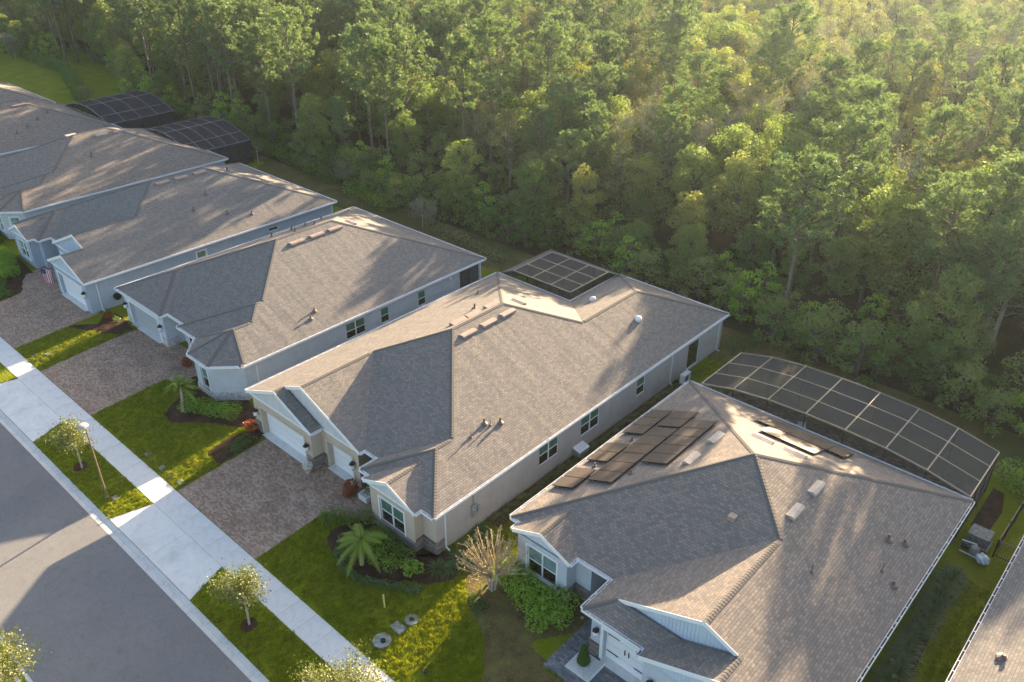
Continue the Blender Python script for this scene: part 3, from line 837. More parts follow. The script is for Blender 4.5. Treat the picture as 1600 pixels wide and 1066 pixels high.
        s = MB(); s.fbox(P, d, nn, u0+.05, u1-.05, -.035, -.03, z0, z1, 'screen'); s.build('porch_screen', None, root)

def stones(root, P, d, nn, u0, u1, z0, z1, rng, cap=True):
    """stacked ledge stones, each one an object sharing a few chipped block meshes"""
    z = z0; k = 0
    while z < z1-.05:
        h = rng.choice([.10, .12, .14]); h = min(h, z1-z); u = u0-(rng.uniform(0, .15) if k % 2 else 0)
        while u < u1:
            w = rng.uniform(.28, .6); a = max(u, u0); b = min(u+w, u1)
            if b-a > .06:
                o = bpy.data.objects.new('stone', STONE[rng.randrange(len(STONE))]); COL.objects.link(o)
                o.parent = root; o.matrix_parent_inverse = Matrix.Translation(-WL[root.name])
                c = (a+b)/2; dp = rng.uniform(.05, .09)
                o.location = (P[0]+d[0]*c+nn[0]*dp/2, P[1]+d[1]*c+nn[1]*dp/2, z+h/2)
                o.rotation_euler = (0, 0, math.atan2(d[1], d[0])); o.scale = (b-a-.012, dp, h-.012)
            u += w
        z += h; k += 1
    if cap:
        m_ = MB(); m_.fbox(P, d, nn, u0-.0, u1+.0, .002, .12, z1+.004, z1+.06, 'stone'); m_.build('stone_cap', None, root)
def stone_mesh(seed):
    r = random.Random(seed); c = []
    for z in (-.5, .5):
        for x, y in ((-.5, -.5), (.5, -.5), (.5, .5), (-.5, .5)):
            j = .07 if y < 0 else 0
            c.append((x+r.uniform(-.02, .02), y+r.uniform(-j, j)*2.5, z+r.uniform(-.05, .05)))
    m_ = MB(); m_.hexa(c); me = bpy.data.meshes.new('stone'); me.from_pydata(m_.v, [], m_.f); me.materials.append(M['stone']); return me
STONE = [stone_mesh(s) for s in range(6)]

def downspout(root, x, y, nx, ny, z1=2.98, mat='gutter'):
    m_ = MB(); X, Y = x+nx*.05, y+ny*.05
    m_.beam((X, Y, .12), (X, Y, z1-.25), .075, .075, mat, Vector((0, 1, 0)))
    m_.beam((X, Y, z1-.27), (x+nx*.2, y+ny*.2, z1), .075, .075, mat)
    m_.beam((X, Y, .14), (x+nx*.35, y+ny*.35, .05), .075, .075, mat)
    m_.build('downspout', None, root)
def lantern(root, x, y, nx, ny, z=2.0, s=1.):
    m_ = MB(); cx, cy = x+nx*.17*s, y+ny*.17*s
    m_.box(x-.05, x+.05, y-.05, y+.05, z-.15, z+.15, 'black') if False else None
    m_.beam((x, y, z+.05), (cx, cy, z+.12), .04*s, .04*s, 'black')
    m_.lathe([(.17*s, .06*s), (.16*s, .10*s), (.05*s, .22*s), (.02*s, .27*s)], (cx, cy, z), 6, 'black')
    m_.lathe([(.07*s, -.24*s), (.11*s, -.22*s), (.13*s, .055*s)], (cx, cy, z), 6, 'tube_white')
    m_.lathe([(.08*s, -.28*s), (.08*s, -.245*s)], (cx, cy, z), 6, 'black')
    m_.build('wall_lantern', None, root)

def onroof(blocks, x, y): return roof_h(blocks, x, y)
def roofvent(roof, blocks, x, y, along, up, L=1.35, mat='vent'):
    """off-ridge vent: low hooded box; along = run direction, up = up-slope direction"""
    al = Vector((*along, 0)); u = Vector((*up, 0)); z = onroof(blocks, x, y)
    k = SL; c = Vector((x, y, z)); U = Vector((up[0], up[1], k)).normalized(); N = Vector((-up[0]*k, -up[1]*k, 1)).normalized()
    def q(a, b, h): return c+al*a+U*b+N*h
    m_ = MB()
    prof = [(-.23, .002), (-.23, .13), (-.17, .17), (-.02, .185), (.27, .004)]
    for e in (-L/2, L/2): 
        for b, h in prof: m_.v.append(tuple(q(e, b, h)))
    n = len(prof)
    for i in range(n):
        j = (i+1) % n; m_.f.append((i, j, n+j, n+i)); m_.mi.append(0); m_.uv.append(None)
    m_.f.append(tuple(range(n))[::-1]); m_.f.append(tuple(range(n, 2*n))); m_.mi += [0, 0]; m_.uv += [None]*2
    o = m_.build('roof_vent', mat, roof); o.matrix_parent_inverse = Matrix.Identity(4); return o
def pipe(roof, blocks, x, y, r=.05, h=.38, mat='lead'):
    z = onroof(blocks, x, y); m_ = MB()
    m_.lathe([(r*3.2, -.05), (r*3.0, .03), (r*1.3, .09), (r, .12), (r, h)], (x, y, z), 10)
    o = m_.build('vent_pipe', mat, roof, smooth=False); o.matrix_parent_inverse = Matrix.Identity(4)
def dome(roof, blocks, x, y):
    z = onroof(blocks, x, y); m_ = MB()
    m_.lathe([(.27, -.10), (.27, .14), (.26, .18), (.21, .26), (.12, .31), (.03, .33)], (x, y, z), 18)
    o = m_.build('sun_tunnel', 'tube_white', roof, smooth=True); o.matrix_parent_inverse = Matrix.Identity(4)

RR = random.Random(5)
# ---- house A: beige, centre of the picture
def house_a():
    h = thing('house', 'tan-roofed beige house in the centre with two white garage doors and mauve driveway', 'house', (-36.35, 38, 0))
    X0, X1 = -45.85, -26.85
    B = [rect(X0, -38.42, 23.15, 31, 'gege'), rect(X0, -34.55, 24.0, 33, 'gege'),
         rect(-32.43, -27.9, 22.55, 28.5, 'gege'), rect(-33.27, X1, 23.08, 33, 'eege'),
         rect(-37.6, X1, 40, 55.45, 'geee'), rect(X0, X1, 24.45, 48.56, 'eeee')]
    roof = build_roof(h, B, 'shingle_tan', 'shingle_tan'); build_edges(h, B, infill='siding_white')
    P = [(-45.4, 23.32), (-38.75, 23.32), (-38.75, 24.17), (-34.95, 24.17), (-34.95, 27.2), (-32.9, 27.2), (-32.9, 23.4), (-32.05, 23.4),
         (-32.05, 22.72), (-28.15, 22.72), (-28.15, 23.35), (-27.08, 23.35), (-27.08, 55.2), (-37.35, 55.2), (-37.35, 48.3), (-45.4, 48.3)]
    Y0 = 23.35
    side = [(32.4-Y0, 34.35-Y0, 1.05, 2.72, .1, 'window', {'casing': False}), (36.7-Y0, 38.75-Y0, 1.05, 2.72, .1, 'window', {'casing': False}),
            (43.2-Y0, 44.25-Y0, 1.05, 2.62, .1, 'window', {'casing': False, 'cols': 1}), (50.1-Y0, 51.8-Y0, .1, 2.4, .12, 'slider')]
    segs = {0: dict(open=[(.85, 5.85, 0.02, 2.22, .38, 'garage', {'trim': 'trim_tan', 'emboss': False})]),
            2: dict(open=[(.55, 3.1, 0.02, 2.15, .38, 'garage', {'trim': 'trim_tan', 'emboss': False})]),
            4: dict(open=[(.5, 1.5, .02, 2.3, .2, 'door')]), 8: dict(open=[(.85, 3.0, .62, 2.42, .1, 'window')]),
            3: dict(mat='stucco_dark'), 5: dict(mat='stucco_beige'),
            11: dict(mat='stucco_greige', open=side), 12: dict(mat='stucco_greige'), 15: dict(mat='stucco_greige')}
    fr = build_walls(h, P, B, segs, 'stucco_beige')
    for i, (a, b) in {0: None, 1: None}.items() if False else []: pass
    def st(i, u0, u1, z1=.85): f = fr[i]; stones(h, f[0], f[1], f[2], u0, u1, 0.0, z1, RR)
    st(0, 0, .68, .85); st(0, 6.02, 6.65, .85); st(1, 0, .85, .85); st(2, 0, .38); st(8, 0, 3.9, .62); st(9, 0, .63, .85); st(10, 0, 1.07, .85); st(11, 0, .55, .85)
    for x, y in ((-45.0, 23.32), (-39.1, 23.32), (-35.4, 24.17)): lantern(h, x, y, 0, -1, 1.75, 1.25)
    downspout(h, -27.08, 24.05, 1, 0); downspout(h, -27.08, 47.7, 1, 0); downspout(h, -27.08, 54.6, 1, 0)
    for y in (34.6, 34.35, 35.0): pass
    for y in (34.65, 36.65, 38.62): roofvent(roof, B, -35.5, y, (0, 1), (-1, 0))
    for y in (35.35, 36.85, 38.75): roofvent(roof, B, -37.2, y, (0, 1), (1, 0))
    roofvent(roof, B, -36.6, 41.0, (1, 0), (0, -1), 1.2)
    dome(roof, B, -35.2, 48.4); dome(roof, B, -30.22, 47.51)
    for x, y, r, hh in ((-29.77, 30.2, .075, .42), (-29.29, 31.15, .075, .42), (-29.49, 30.45, .03, .42), (-29.49, 28.74, .03, .42), (-38.5, 38.3, .07, .4), (-41.9, 42.1, .06, .35)):
        pipe(roof, B, x, y, r, hh)
    # electric meter and its conduit, hose box, split unit beside the slider
    m_ = MB(); m_.box(-27.07, -26.94, 26.2, 26.55, 1.0, 1.9, 'metal_grey'); m_.box(-27.06, -26.99, 26.36, 26.44, 1.905, 3.0, 'metal_grey'); m_.box(-27.07, -26.97, 26.65, 26.85, 1.2, 1.6, 'metal_grey')
    m_.lathe([(.10, -.02), (.10, .02)], (-26.90, 26.37, 1.5), 12, 'metal_grey'); m_.build('meter_box', None, h)
    return h, B
HA, BA = house_a()

def house_b():
    h = thing('house', 'grey-roofed pale blue house with bay window and grey garage door, left of the beige one', 'house', (-58.3, 38, 0))
    X0, X1 = -67.9, -48.75
    V = Block([(-55.0, 24.57), (-53.3, 22.98), (-50.6, 22.98), (X1, 24.83), (X1, 34), (-55.0, 34)], 'eeeege')
    B = [V, rect(X0, -60.3, 24.45, 36, 'eege'), rect(-57.75, X1, 24.58, 37, 'eege'), rect(X0, X1, 25.13, 50.0, 'eeee')]
    roof = build_roof(h, B, 'shingle_grey', 'shingle_grey'); build_edges(h, B, infill=None)
    P = [(-67.55, 24.75), (-60.65, 24.75), (-60.65, 26.2), (-58.9, 26.2), (-58.9, 25.6), (-57.7, 25.6), (-57.7, 27.5), (-55.6, 27.5), (-55.6, 25.2), (-53.15, 23.25), (-50.75, 23.25), (-49.05, 24.95), (-49.05, 49.75), (-67.55, 49.75)]
    L9 = math.hypot(2.45, 1.95)
    Y0 = 24.95
    segs = {0: dict(open=[(.9, 5.8, .02, 2.2, .3, 'garage', {'mat': 'door_grey'})], mat='stucco_blue'),
            4: dict(open=[(.25, .95, .05, 2.2, .1, 'slider')]), 6: dict(open=[(.5, 1.5, .02, 2.3, .15, 'door')], mat='stucco_grey'),
            8: dict(open=[(L9-1.75, L9-.7, .62, 2.4, .1, 'window', {'cols': 1, 'up': 'glass_teal'})]),
            9: dict(open=[(.75, 1.75, .62, 2.4, .1, 'window', {'cols': 1, 'up': 'glass_teal'})]),
            11: dict(mat='stucco_blue', open=[(34.2-Y0, 36.15-Y0, 1.15, 2.55, .1, 'window', {'casing': False}), (37.8-Y0, 38.7-Y0, 1.15, 2.55, .1, 'window', {'casing': False, 'cols': 1}),
                     (41.95-Y0, 42.85-Y0, 1.15, 2.55, .1, 'window', {'casing': False, 'cols': 1}), (47.0-Y0, 49.4-Y0, .05, 2.85, 2.2, 'porch')])}
    fr = build_walls(h, P, B, segs, 'stucco_blue')
    def st(i, u0, u1, z1=.75): f = fr[i]; m_ = MB()
    rs = random.Random(9)
    for i, u0, u1, z1 in ((9, 0, 2.4, .62), (8, .2, L9, .62), (10, 0, 2.4, .75), (0, .1, .7, .75), (0, 6.1, 6.9, .75), (1, 0, .9, .75)):
        m_ = MB(); f = fr[i]; z = 0
        while z < z1-.04:
            u = u0; hh = rs.choice([.10, .14, .17])
            while u < u1:
                w = rs.uniform(.2, .5); m_.fbox(f[0], f[1], f[2], u, min(u+w-.012, u1), .003, rs.uniform(.05, .09), z, min(z+hh-.012, z1), 'stone_pale'); u += w
            z += hh
        o = m_.build('stone_veneer', None, h)
    lantern(h, -67.1, 24.75, 0, -1, 1.75, 1.2); lantern(h, -61.1, 24.75, 0, -1, 1.75, 1.2)
    downspout(h, -49.05, 25.9, 1, 0); downspout(h, -49.05, 49.6, 1, 0)
    for y in (36.0, 38.05, 40.0): roofvent(roof, B, -57.3, y, (0, 1), (-1, 0))
    roofvent(roof, B, -58.0, 42.2, (1, 0), (0, -1), 1.2)
    for x, y, hh in ((-50.6, 32.5, .3), (-50.1, 31.75, .3), (-64.2, 37.8, .4), (-60, 37.7, .4), (-63.9, 39.8, .4), (-65, 43.9, .35), (-60.2, 39.9, .4), (-62.5, 40.4, .35)): pipe(roof, B, x, y, .07, hh)
    m_ = MB(); m_.box(-49.04, -48.86, 45.6, 45.85, 2.45, 2.75, 'tube_white'); m_.build('wall_light', None, h)
    return h, B
HB, BB = house_b()

def house_c(dx, dy, label, mats, rear, rearnotch=False, detail=True):
    """mirror image of the beige plan"""
    mx = lambda x: -116.5+dx-x
    def rc(x0, x1, y0, y1, t): return rect(mx(x1), mx(x0), y0+dy, y1+dy, t[0]+t[3]+t[2]+t[1])
    h = thing('house', label, 'house', (mx(-36.35), 38+dy, 0))
    X0, X1 = -45.85, -26.85
    B = [rc(X0, -38.42, 22.9, 31, 'gege'), rc(X0, -34.6, 24.9, 34, 'gege'), rc(-32.43, -27.9, 23.4, 29, 'gege'),
         rc(-33.3, X1, 24.1, 34, 'eege'), rc(X0, X1, 25.3, rear-dy, 'eeee')]
    roof = build_roof(h, B, mats[0], mats[0]); build_edges(h, B, infill=mats[2])
    q = lambda x, y: (mx(x), y+dy)
    P = [q(-45.5, 23.1), q(-38.75, 23.1), q(-38.75, 25.1), q(-34.95, 25.1), q(-34.95, 27.8), q(-32.9, 27.8), q(-32.9, 24.4), q(-32.05, 24.4), q(-32.05, 23.6),
         q(-28.15, 23.6), q(-28.15, 24.4), q(-27.1, 24.4), (mx(-27.1), rear-.25), (mx(-45.5), rear-.25)]
    P = P[::-1]
    n = len(P)
    # after reversing: segment k runs P[k] -> P[k+1]
    def seg(a, b):
        for k in range(n):
            if (Vector(P[k])-Vector(a)).length < 1e-4 and (Vector(P[(k+1) % n])-Vector(b)).length < 1e-4: return k
    sg = {}
    k = seg(q(-38.75, 23.1), q(-45.5, 23.1)); L = 6.75
    sg[k] = dict(open=[(.75, 5.75, .02, 2.25, .3, 'garage', {})]); kg = k
    k = seg(q(-34.95, 25.1), q(-38.75, 25.1)); sg[k] = dict(open=[(.5, 3.1, .02, 2.2, .3, 'garage', {})])
    k = seg(q(-28.15, 23.6), q(-32.05, 23.6)); sg[k] = dict(open=[(.9, 3.0, .62, 2.4, .1, 'window', {'up': 'glass_teal'})])
    k = seg(q(-32.9, 27.8), q(-34.95, 27.8)); sg[k] = dict(open=[(.5, 1.5, .02, 2.3, .2, 'door')])
    k = seg(q(-45.5, 23.1), (mx(-45.5), rear-.25)); y0 = 23.1+dy
    if detail: sg[k] = dict(mat=mats[1], open=[(33.6-y0, 34.55-y0, 1.2, 2.45, .1, 'window', {'cols': 1}), (41.55-y0, 42.7-y0, 2.05, 2.45, .1, 'slider')])
    build_walls(h, P, B, sg, mats[1])
    return h, B, roof
HC, BC, RC_ = house_c(0, 0, 'blue-grey gabled house with brown-grey roof and a striped flag by its garage', ('shingle_grey', 'stucco_blue2', 'siding_blue'), 49.85)
lantern(HC, -71.3, 23.1, 0, -1, 1.9, 1.25); downspout(HC, -71.0, 24.0, 1, 0); downspout(HC, -71.0, 49.4, 1, 0)
for y in (35.6, 37.6, 39.7): roofvent(RC_, BC, -79.45, y, (0, 1), (-1, 0))
for x, y in ((-76.5, 38.4), (-75, 36.1), (-73.4, 38.7), (-72.4, 40.8)): pipe(RC_, BC, x, y, .07, .35)
pipe(RC_, BC, -81, 43.6, .08, .35)

def house_d():
    h = thing('house', 'pale house with broad brown-grey hipped roof beside the nearer arched pool cage', 'house', (-101.6, 38, 0))
    X0, X1 = -111.2, -92.2; o = -43.4; dy = 1.4
    V = Block([(-55.0+o, 24.57+dy), (-53.3+o, 22.98+dy), (-50.6+o, 22.98+dy), (X1, 24.78+dy), (X1, 36), (-55.0+o, 36)], 'eeeege')
    B = [V, rect(X0, -60.3+o, 24.45+dy, 38, 'gege'), rect(-57.75+o, X1, 24.9+dy, 39, 'eege'), rect(X0, X1, 27.0, 49.9, 'eeee')]
    roof = build_roof(h, B, 'shingle_brown', 'shingle_brown'); build_edges(h, B, infill='siding_white')
    P = [(-110.9, 26.2), (-104, 26.2), (-104, 28), (-98.7, 28), (-98.7, 26.8), (-96.5, 24.65), (-94.1, 24.65), (-92.5, 26.3), (-92.5, 49.65), (-110.9, 49.65)]
    L5 = 1.0
    build_walls(h, P, B, {5: dict(open=[(.7, 1.75, .62, 2.4, .1, 'window', {'cols': 1, 'up': 'glass_teal'})]), 6: dict(open=[(.7, 1.6, .62, 2.4, .1, 'window', {'cols': 1, 'up': 'glass_teal'})])}, 'stucco_blue')
    for y in (39.2, 41.3): roofvent(roof, B, -100.7, y, (0, 1), (-1, 0), 1.35, 'vent_pale')
    roofvent(roof, B, -101.7, 43.5, (1, 0), (0, -1), 1.2)
    m_ = MB(); z = onroof(B, -103.5, 36.8); m_.box(-104.1, -103.0, 36.3, 37.5, z-.3, z+.28, 'vent_pale'); s_ = m_.build('skylight', None, roof); s_.matrix_parent_inverse = Matrix.Identity(4)
    pipe(roof, B, -97.7, 36.4, .08, .5)
    return h
house_d()
def house_far(x0, x1, y0, y1, label, mat='shingle_grey', vents=()):
    h = thing('house', label, 'house', ((x0+x1)/2, (y0+y1)/2, 0))
    B = [rect(x0+2, x0+9, y0-3, y0+9, 'eege'), rect(x0, x1, y0, y1, 'eeee')]
    roof = build_roof(h, B, mat, mat); build_edges(h, B, infill=None)
    i = .3
    P = [(x0+2.3, y0-2.7), (x0+8.7, y0-2.7), (x0+8.7, y0+i), (x1-i, y0+i), (x1-i, y1-i), (x0+i, y1-i), (x0+i, y0+i), (x0+2.3, y0+i)]
    build_walls(h, P, B, {4: dict(open=[(3, 4.2, 1.1, 2.5, .1, 'window', {}), (9, 10.2, 1.1, 2.5, .1, 'window', {})])}, 'stucco_grey')
    for v in vents: roofvent(roof, B, *v)
    for k in range(4): pipe(roof, B, x1-3-k*.9, y0+8+k*1.7, .08, .35)
    return h, B, roof
HE, BE, RE_ = house_far(-133.0, -114.6, 27.5, 47.4, 'hipped brown-grey roof, second house from the left edge, beside the farther pool cage', 'shingle_brown', [(-122.7, 38.2, (0, 1), (-1, 0), 1.8)])
house_far(-153.5, -135.0, 27, 47.0, 'farthest hipped roof at the left edge, beside the open lawn', 'shingle_brown')
HF, BF, RF_ = house_far(-2.0, 17.0, 22, 46, 'grey-roofed house cut off by the bottom right corner', 'shingle_grey')
pipe(RF_, BF, -.6, 33.6, .1, .25)

def house_r():
    h = thing('house', 'blue-trimmed house at lower right with solar panels on its tan pyramid roof', 'house', (-14.4, 35, 0))
    X0, X1 = -23.75, -5.1
    B = [rect(-13.1, X1, 23.06, 33, 'gege'), rect(-23.05, -19.04, 25.4, 30, 'gege'), rect(-16.75, X1, 24.8, 33, 'gege'), rect(-16.75, X1, 23.6, 32, 'eege'), rect(X0, X1, 26.1, 44.75, 'eeee')]
    roof = build_roof(h, B, 'shingle_brown', 'shingle_tan'); build_edges(h, B, infill='siding_blue', trimband=False)
    P = [(-23.4, 26.4), (-22.75, 26.4), (-22.75, 25.55), (-19.3, 25.55), (-19.3, 26.4), (-18.3, 26.4), (-18.3, 28.8), (-16.4, 28.8), (-16.4, 23.95), (-12.85, 23.95), (-12.85, 23.2), (-5.4, 23.2), (-5.4, 44.5), (-23.4, 44.5)]
    segs = {2: dict(open=[(.7, 2.75, .62, 2.5, .1, 'window', {'up': 'glass_teal'})]), 6: dict(open=[(.5, 1.5, .02, 2.3, .2, 'door')]), 5: dict(mat='stucco_blue'), 7: dict(mat='stucco_blue'),
            8: dict(open=[(.75, 3.3, .02, 2.2, .3, 'garage', {'handles': True})]), 10: dict(open=[(1.2, 6.2, .02, 2.2, .3, 'garage', {'handles': True})]),
            12: dict(open=[(3, 4, 1.2, 2.4, .1, 'window', {'cols': 1})])}
    fr = build_walls(h, P, B, segs, 'stucco_blue')
    def st(i, u0, u1, z1=.85): f = fr[i]; stones(h, f[0], f[1], f[2], u0, u1, 0.0, z1, RR)
    st(2, 0, .55); st(2, 2.9, 3.45); st(3, 0, .85); st(4, 0, 1.0); st(8, 0, .55); st(7, 4.2, 4.85); st(1, 0, .85)
    lantern(h, -16.0, 23.95, 0, -1, 1.9, 1.1); lantern(h, -12.3, 23.2, 0, -1, 1.9, 1.2)
    for y in (36.8, 34.2): roofvent(roof, B, -17.45, y, (0, 1), (1, 0), 1.25, 'vent_pale')
    for x in (-15.4, -13.4): roofvent(roof, B, x, 38.55, (1, 0), (0, -1), 1.3, 'vent_pale')
    for y in (34.1, 36.6): roofvent(roof, B, -11.2, y, (0, 1), (-1, 0), 1.25, 'vent_pale')
    for x, y, r, hh in ((-7.25, 37.3, .08, .38), (-6.57, 37.9, .08, .3), (-5.97, 34.9, .08, .3), (-9.0, 31.65, .03, .5), (-6.68, 35.1, .03, .6), (-22.6, 32.2, .05, .3), (-22.4, 35.7, .05, .3), (-19.9, 31.9, .05, .3)): pipe(roof, B, x, y, r, hh)
    z = onroof(B, -13.45, 31.7); m_ = MB(); m_.box(-13.65, -13.25, 31.5, 31.9, z-.12, z+.22, 'vent'); o = m_.build('roof_vent', None, roof); o.matrix_parent_inverse = Matrix.Identity(4)
    return h, B
HR, BR = house_r()

# solar panels: each a thing laid on the roof
SP = None
def solar(kind, u0, u1, y0, y1, n, along, label, grp):
    """left plane: x range u0..u1, panels stacked along y; rear plane: panels stacked along x"""
    global SP
    for i in range(n):
        if along == 'y':
            a = y0+(y1-y0)*i/n; b = y0+(y1-y0)*(i+1)/n-.025
            pts = [(u0, a), (u1, a), (u1, b), (u0, b)]; zf = lambda x, y: ZE+SL*(x+23.75)
        else:
            a = u0+(u1-u0)*i/n; b = u0+(u1-u0)*(i+1)/n-.025
            pts = [(a, y0), (b, y0), (b, y1), (a, y1)]; zf = lambda x, y: ZE+SL*(44.75-y)
        cx = sum(p[0] for p in pts)/4; cy = sum(p[1] for p in pts)/4
        t = thing('solar_panel', label(i, n), 'solar panel', (cx, cy, zf(cx, cy)), grp)
        m_ = MB(); m_.hexa([(x, y, zf(x, y)+.13) for x, y in pts]+[(x, y, zf(x, y)+.17) for x, y in pts]); m_.build('frame', 'black', t)
        g = [((x-cx)*.96+cx, (y-cy)*.96+cy) for x, y in pts]
        m_ = MB(); m_.hexa([(x, y, zf(x, y)+.165) for x, y in g]+[(x, y, zf(x, y)+.178) for x, y in g]); m_.build('glass', 'solar', t)
        m_ = MB()
        for (x, y) in ((pts[0][0]*.8+pts[2][0]*.2, pts[0][1]*.9+pts[2][1]*.1), (pts[0][0]*.2+pts[2][0]*.8, pts[0][1]*.1+pts[2][1]*.9)):
            m_.box(x-.03, x+.03, y-.03, y+.03, zf(x, y)-.02, zf(x, y)+.135)
        m_.build('mount', 'metal_grey', t)
ordn = ['first', 'second', 'third', 'fourth', 'fifth', 'sixth', 'seventh']
def lb(row):
    def f(i, n): return f'brown solar panel in the {row}, {ordn[i]} from the street'
    return f
GS = 'solar panels on the left slope of the right-hand house'
solar('l', -23.6, -22.1, 29.45, 31.7, 2, 'y', lb('nearest patch by the gutter'), GS)
solar('l', -23.6, -22.1, 32.7, 35.0, 2, 'y', lb('middle patch by the gutter'), GS)
solar('l', -23.6, -22.1, 36.4, 39.8, 3, 'y', lb('farthest patch by the gutter'), GS)
solar('l', -21.95, -20.25, 30.55, 37.4, 6, 'y', lb('long middle row'), GS)
solar('l', -21.95, -20.25, 37.6, 39.8, 2, 'y', lb('pale patch above the farthest gutter patch'), GS)
solar('l', -20.1, -18.4, 33.15, 38.7, 5, 'y', lb('row nearest the ridge'), GS)
def lr(row):
    def f(i, n): return f'sunlit rear-slope solar panel, {ordn[i]} from left in the {row}'
    return f
GS2 = 'solar panels on the rear slope of the right-hand house'
solar('r', -16.25, -12.75, 39.85, 41.6, 3, 'x', lr('upper row'), GS2)
solar('r', -17.45, -11.6, 41.75, 43.5, 5, 'x', lr('lower row by the pool cage'), GS2)

# ------------------------------------------------------------------ pool cages
def beamobj(name, a, b, w, h, mat, root): m_ = MB(); m_.beam(a, b, w, h); return m_.build(name, mat, root)
def pane_obj(pts, root, sm='screen'):
    m_ = MB(); n = (Vector(pts[1])-Vector(pts[0])).cross(Vector(pts[2])-Vector(pts[0])).normalized()*.004
    m_.hexa([Vector(p)-n for p in pts]+[Vector(p)+n for p in pts]); return m_.build('screen_panel', sm, root)
def arch_cage(xs, zs, y0, y1, ny, z0, label, mat, every=1, sm='screen'):
    t = thing('pool_cage', label, 'pool cage', ((xs[0]+xs[-1])/2, (y0+y1)/2, 0))
    ys = [y0+(y1-y0)*i/ny for i in range(ny+1)]
    for i, (x, z) in enumerate(zip(xs, zs)):
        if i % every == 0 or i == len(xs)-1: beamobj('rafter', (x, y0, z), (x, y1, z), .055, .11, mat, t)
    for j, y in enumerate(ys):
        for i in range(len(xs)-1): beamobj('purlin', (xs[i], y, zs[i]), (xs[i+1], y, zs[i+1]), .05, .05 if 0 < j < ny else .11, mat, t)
    for i in range(len(xs)-1):
        for j in range(ny):
            pane_obj([(xs[i]+.03, ys[j]+.03, zs[i]), (xs[i+1]-.03, ys[j]+.03, zs[i+1]), (xs[i+1]-.03, ys[j+1]-.03, zs[i+1]), (xs[i]+.03, ys[j+1]-.03, zs[i])], t, sm)
    zr = z0
    for i, (x, z) in enumerate(zip(xs, zs)):
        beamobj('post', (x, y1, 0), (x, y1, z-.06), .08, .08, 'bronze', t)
        if i < len(xs)-1:
            for zz in (.9, z0-.0): 
                if zz < min(z, zs[i+1])-.1: beamobj('rail', (x, y1, zz), (xs[i+1], y1, zz), .05, .05, 'bronze', t)
            pane_obj([(x+.04, y1, .05), (xs[i+1]-.04, y1, .05), (xs[i+1]-.04, y1, zs[i+1]-.07), (x+.04, y1, z-.07)], t, sm)
    for x, z in ((xs[0], zs[0]), (xs[-1], zs[-1])):
        for j, y in enumerate(ys[:-1]):
            beamobj('post', (x, y, 0), (x, y, z-.06), .08, .08, 'bronze', t)
            beamobj('rail', (x, y, .9), (x, ys[j+1], .9), .05, .05, 'bronze', t)
            pane_obj([(x, y+.04, .05), (x, ys[j+1]-.04, .05), (x, ys[j+1]-.04, z-.07), (x, y+.04, z-.07)], t, sm)
    for i, (x, z) in enumerate(zip(xs, zs)):     # short uprights down to the eave on the house side
        if 0 < i < len(xs)-1: beamobj('post', (x, y0, z0), (x, y0, z-.06), .07, .07, 'bronze', t)
    return t
XS = [-23.0, -20.6, -18.1, -15.5, -12.9, -10.35, -7.85, -5.3]
ZS = [3.15, 3.75, 4.05, 4.15, 4.15, 4.05, 3.72, 3.15]
arch_cage(XS, ZS, 45.0, 50.6, 3, 3.1, 'large sunlit screened pool cage behind the house with solar panels', 'cage_frame')
strip_sheet('patio', -23.0, -5.3, [44.4, 50.7], 'deck', .03)
CX = [-111.3+14.2*i/7 for i in range(8)]
def arcz(k, n, z0, r): return z0+r*math.sin(PI*k/n)**.8
arch_cage(CX, [3.1, 3.8, 4.3, 4.55, 4.55, 4.3, 3.8, 3.1], 47.8, 56.2, 5, 3.0, 'nearer of the two arched dark pool cages behind the left houses', 'cage_grey', 2, 'screen_dark')
arch_cage([x-20.6 for x in CX], [3.1, 3.8, 4.3, 4.55, 4.55, 4.3, 3.8, 3.1], 47.0, 56.6, 4, 3.0, 'farther of the two arched dark pool cages, beside the open lawn', 'cage_grey', 2, 'screen_dark')
strip_sheet('patio', -111.3, -97.1, [47.6, 56.2], 'deck', .03); strip_sheet('patio', -131.9, -117.7, [47.2, 56.6], 'deck', .03)
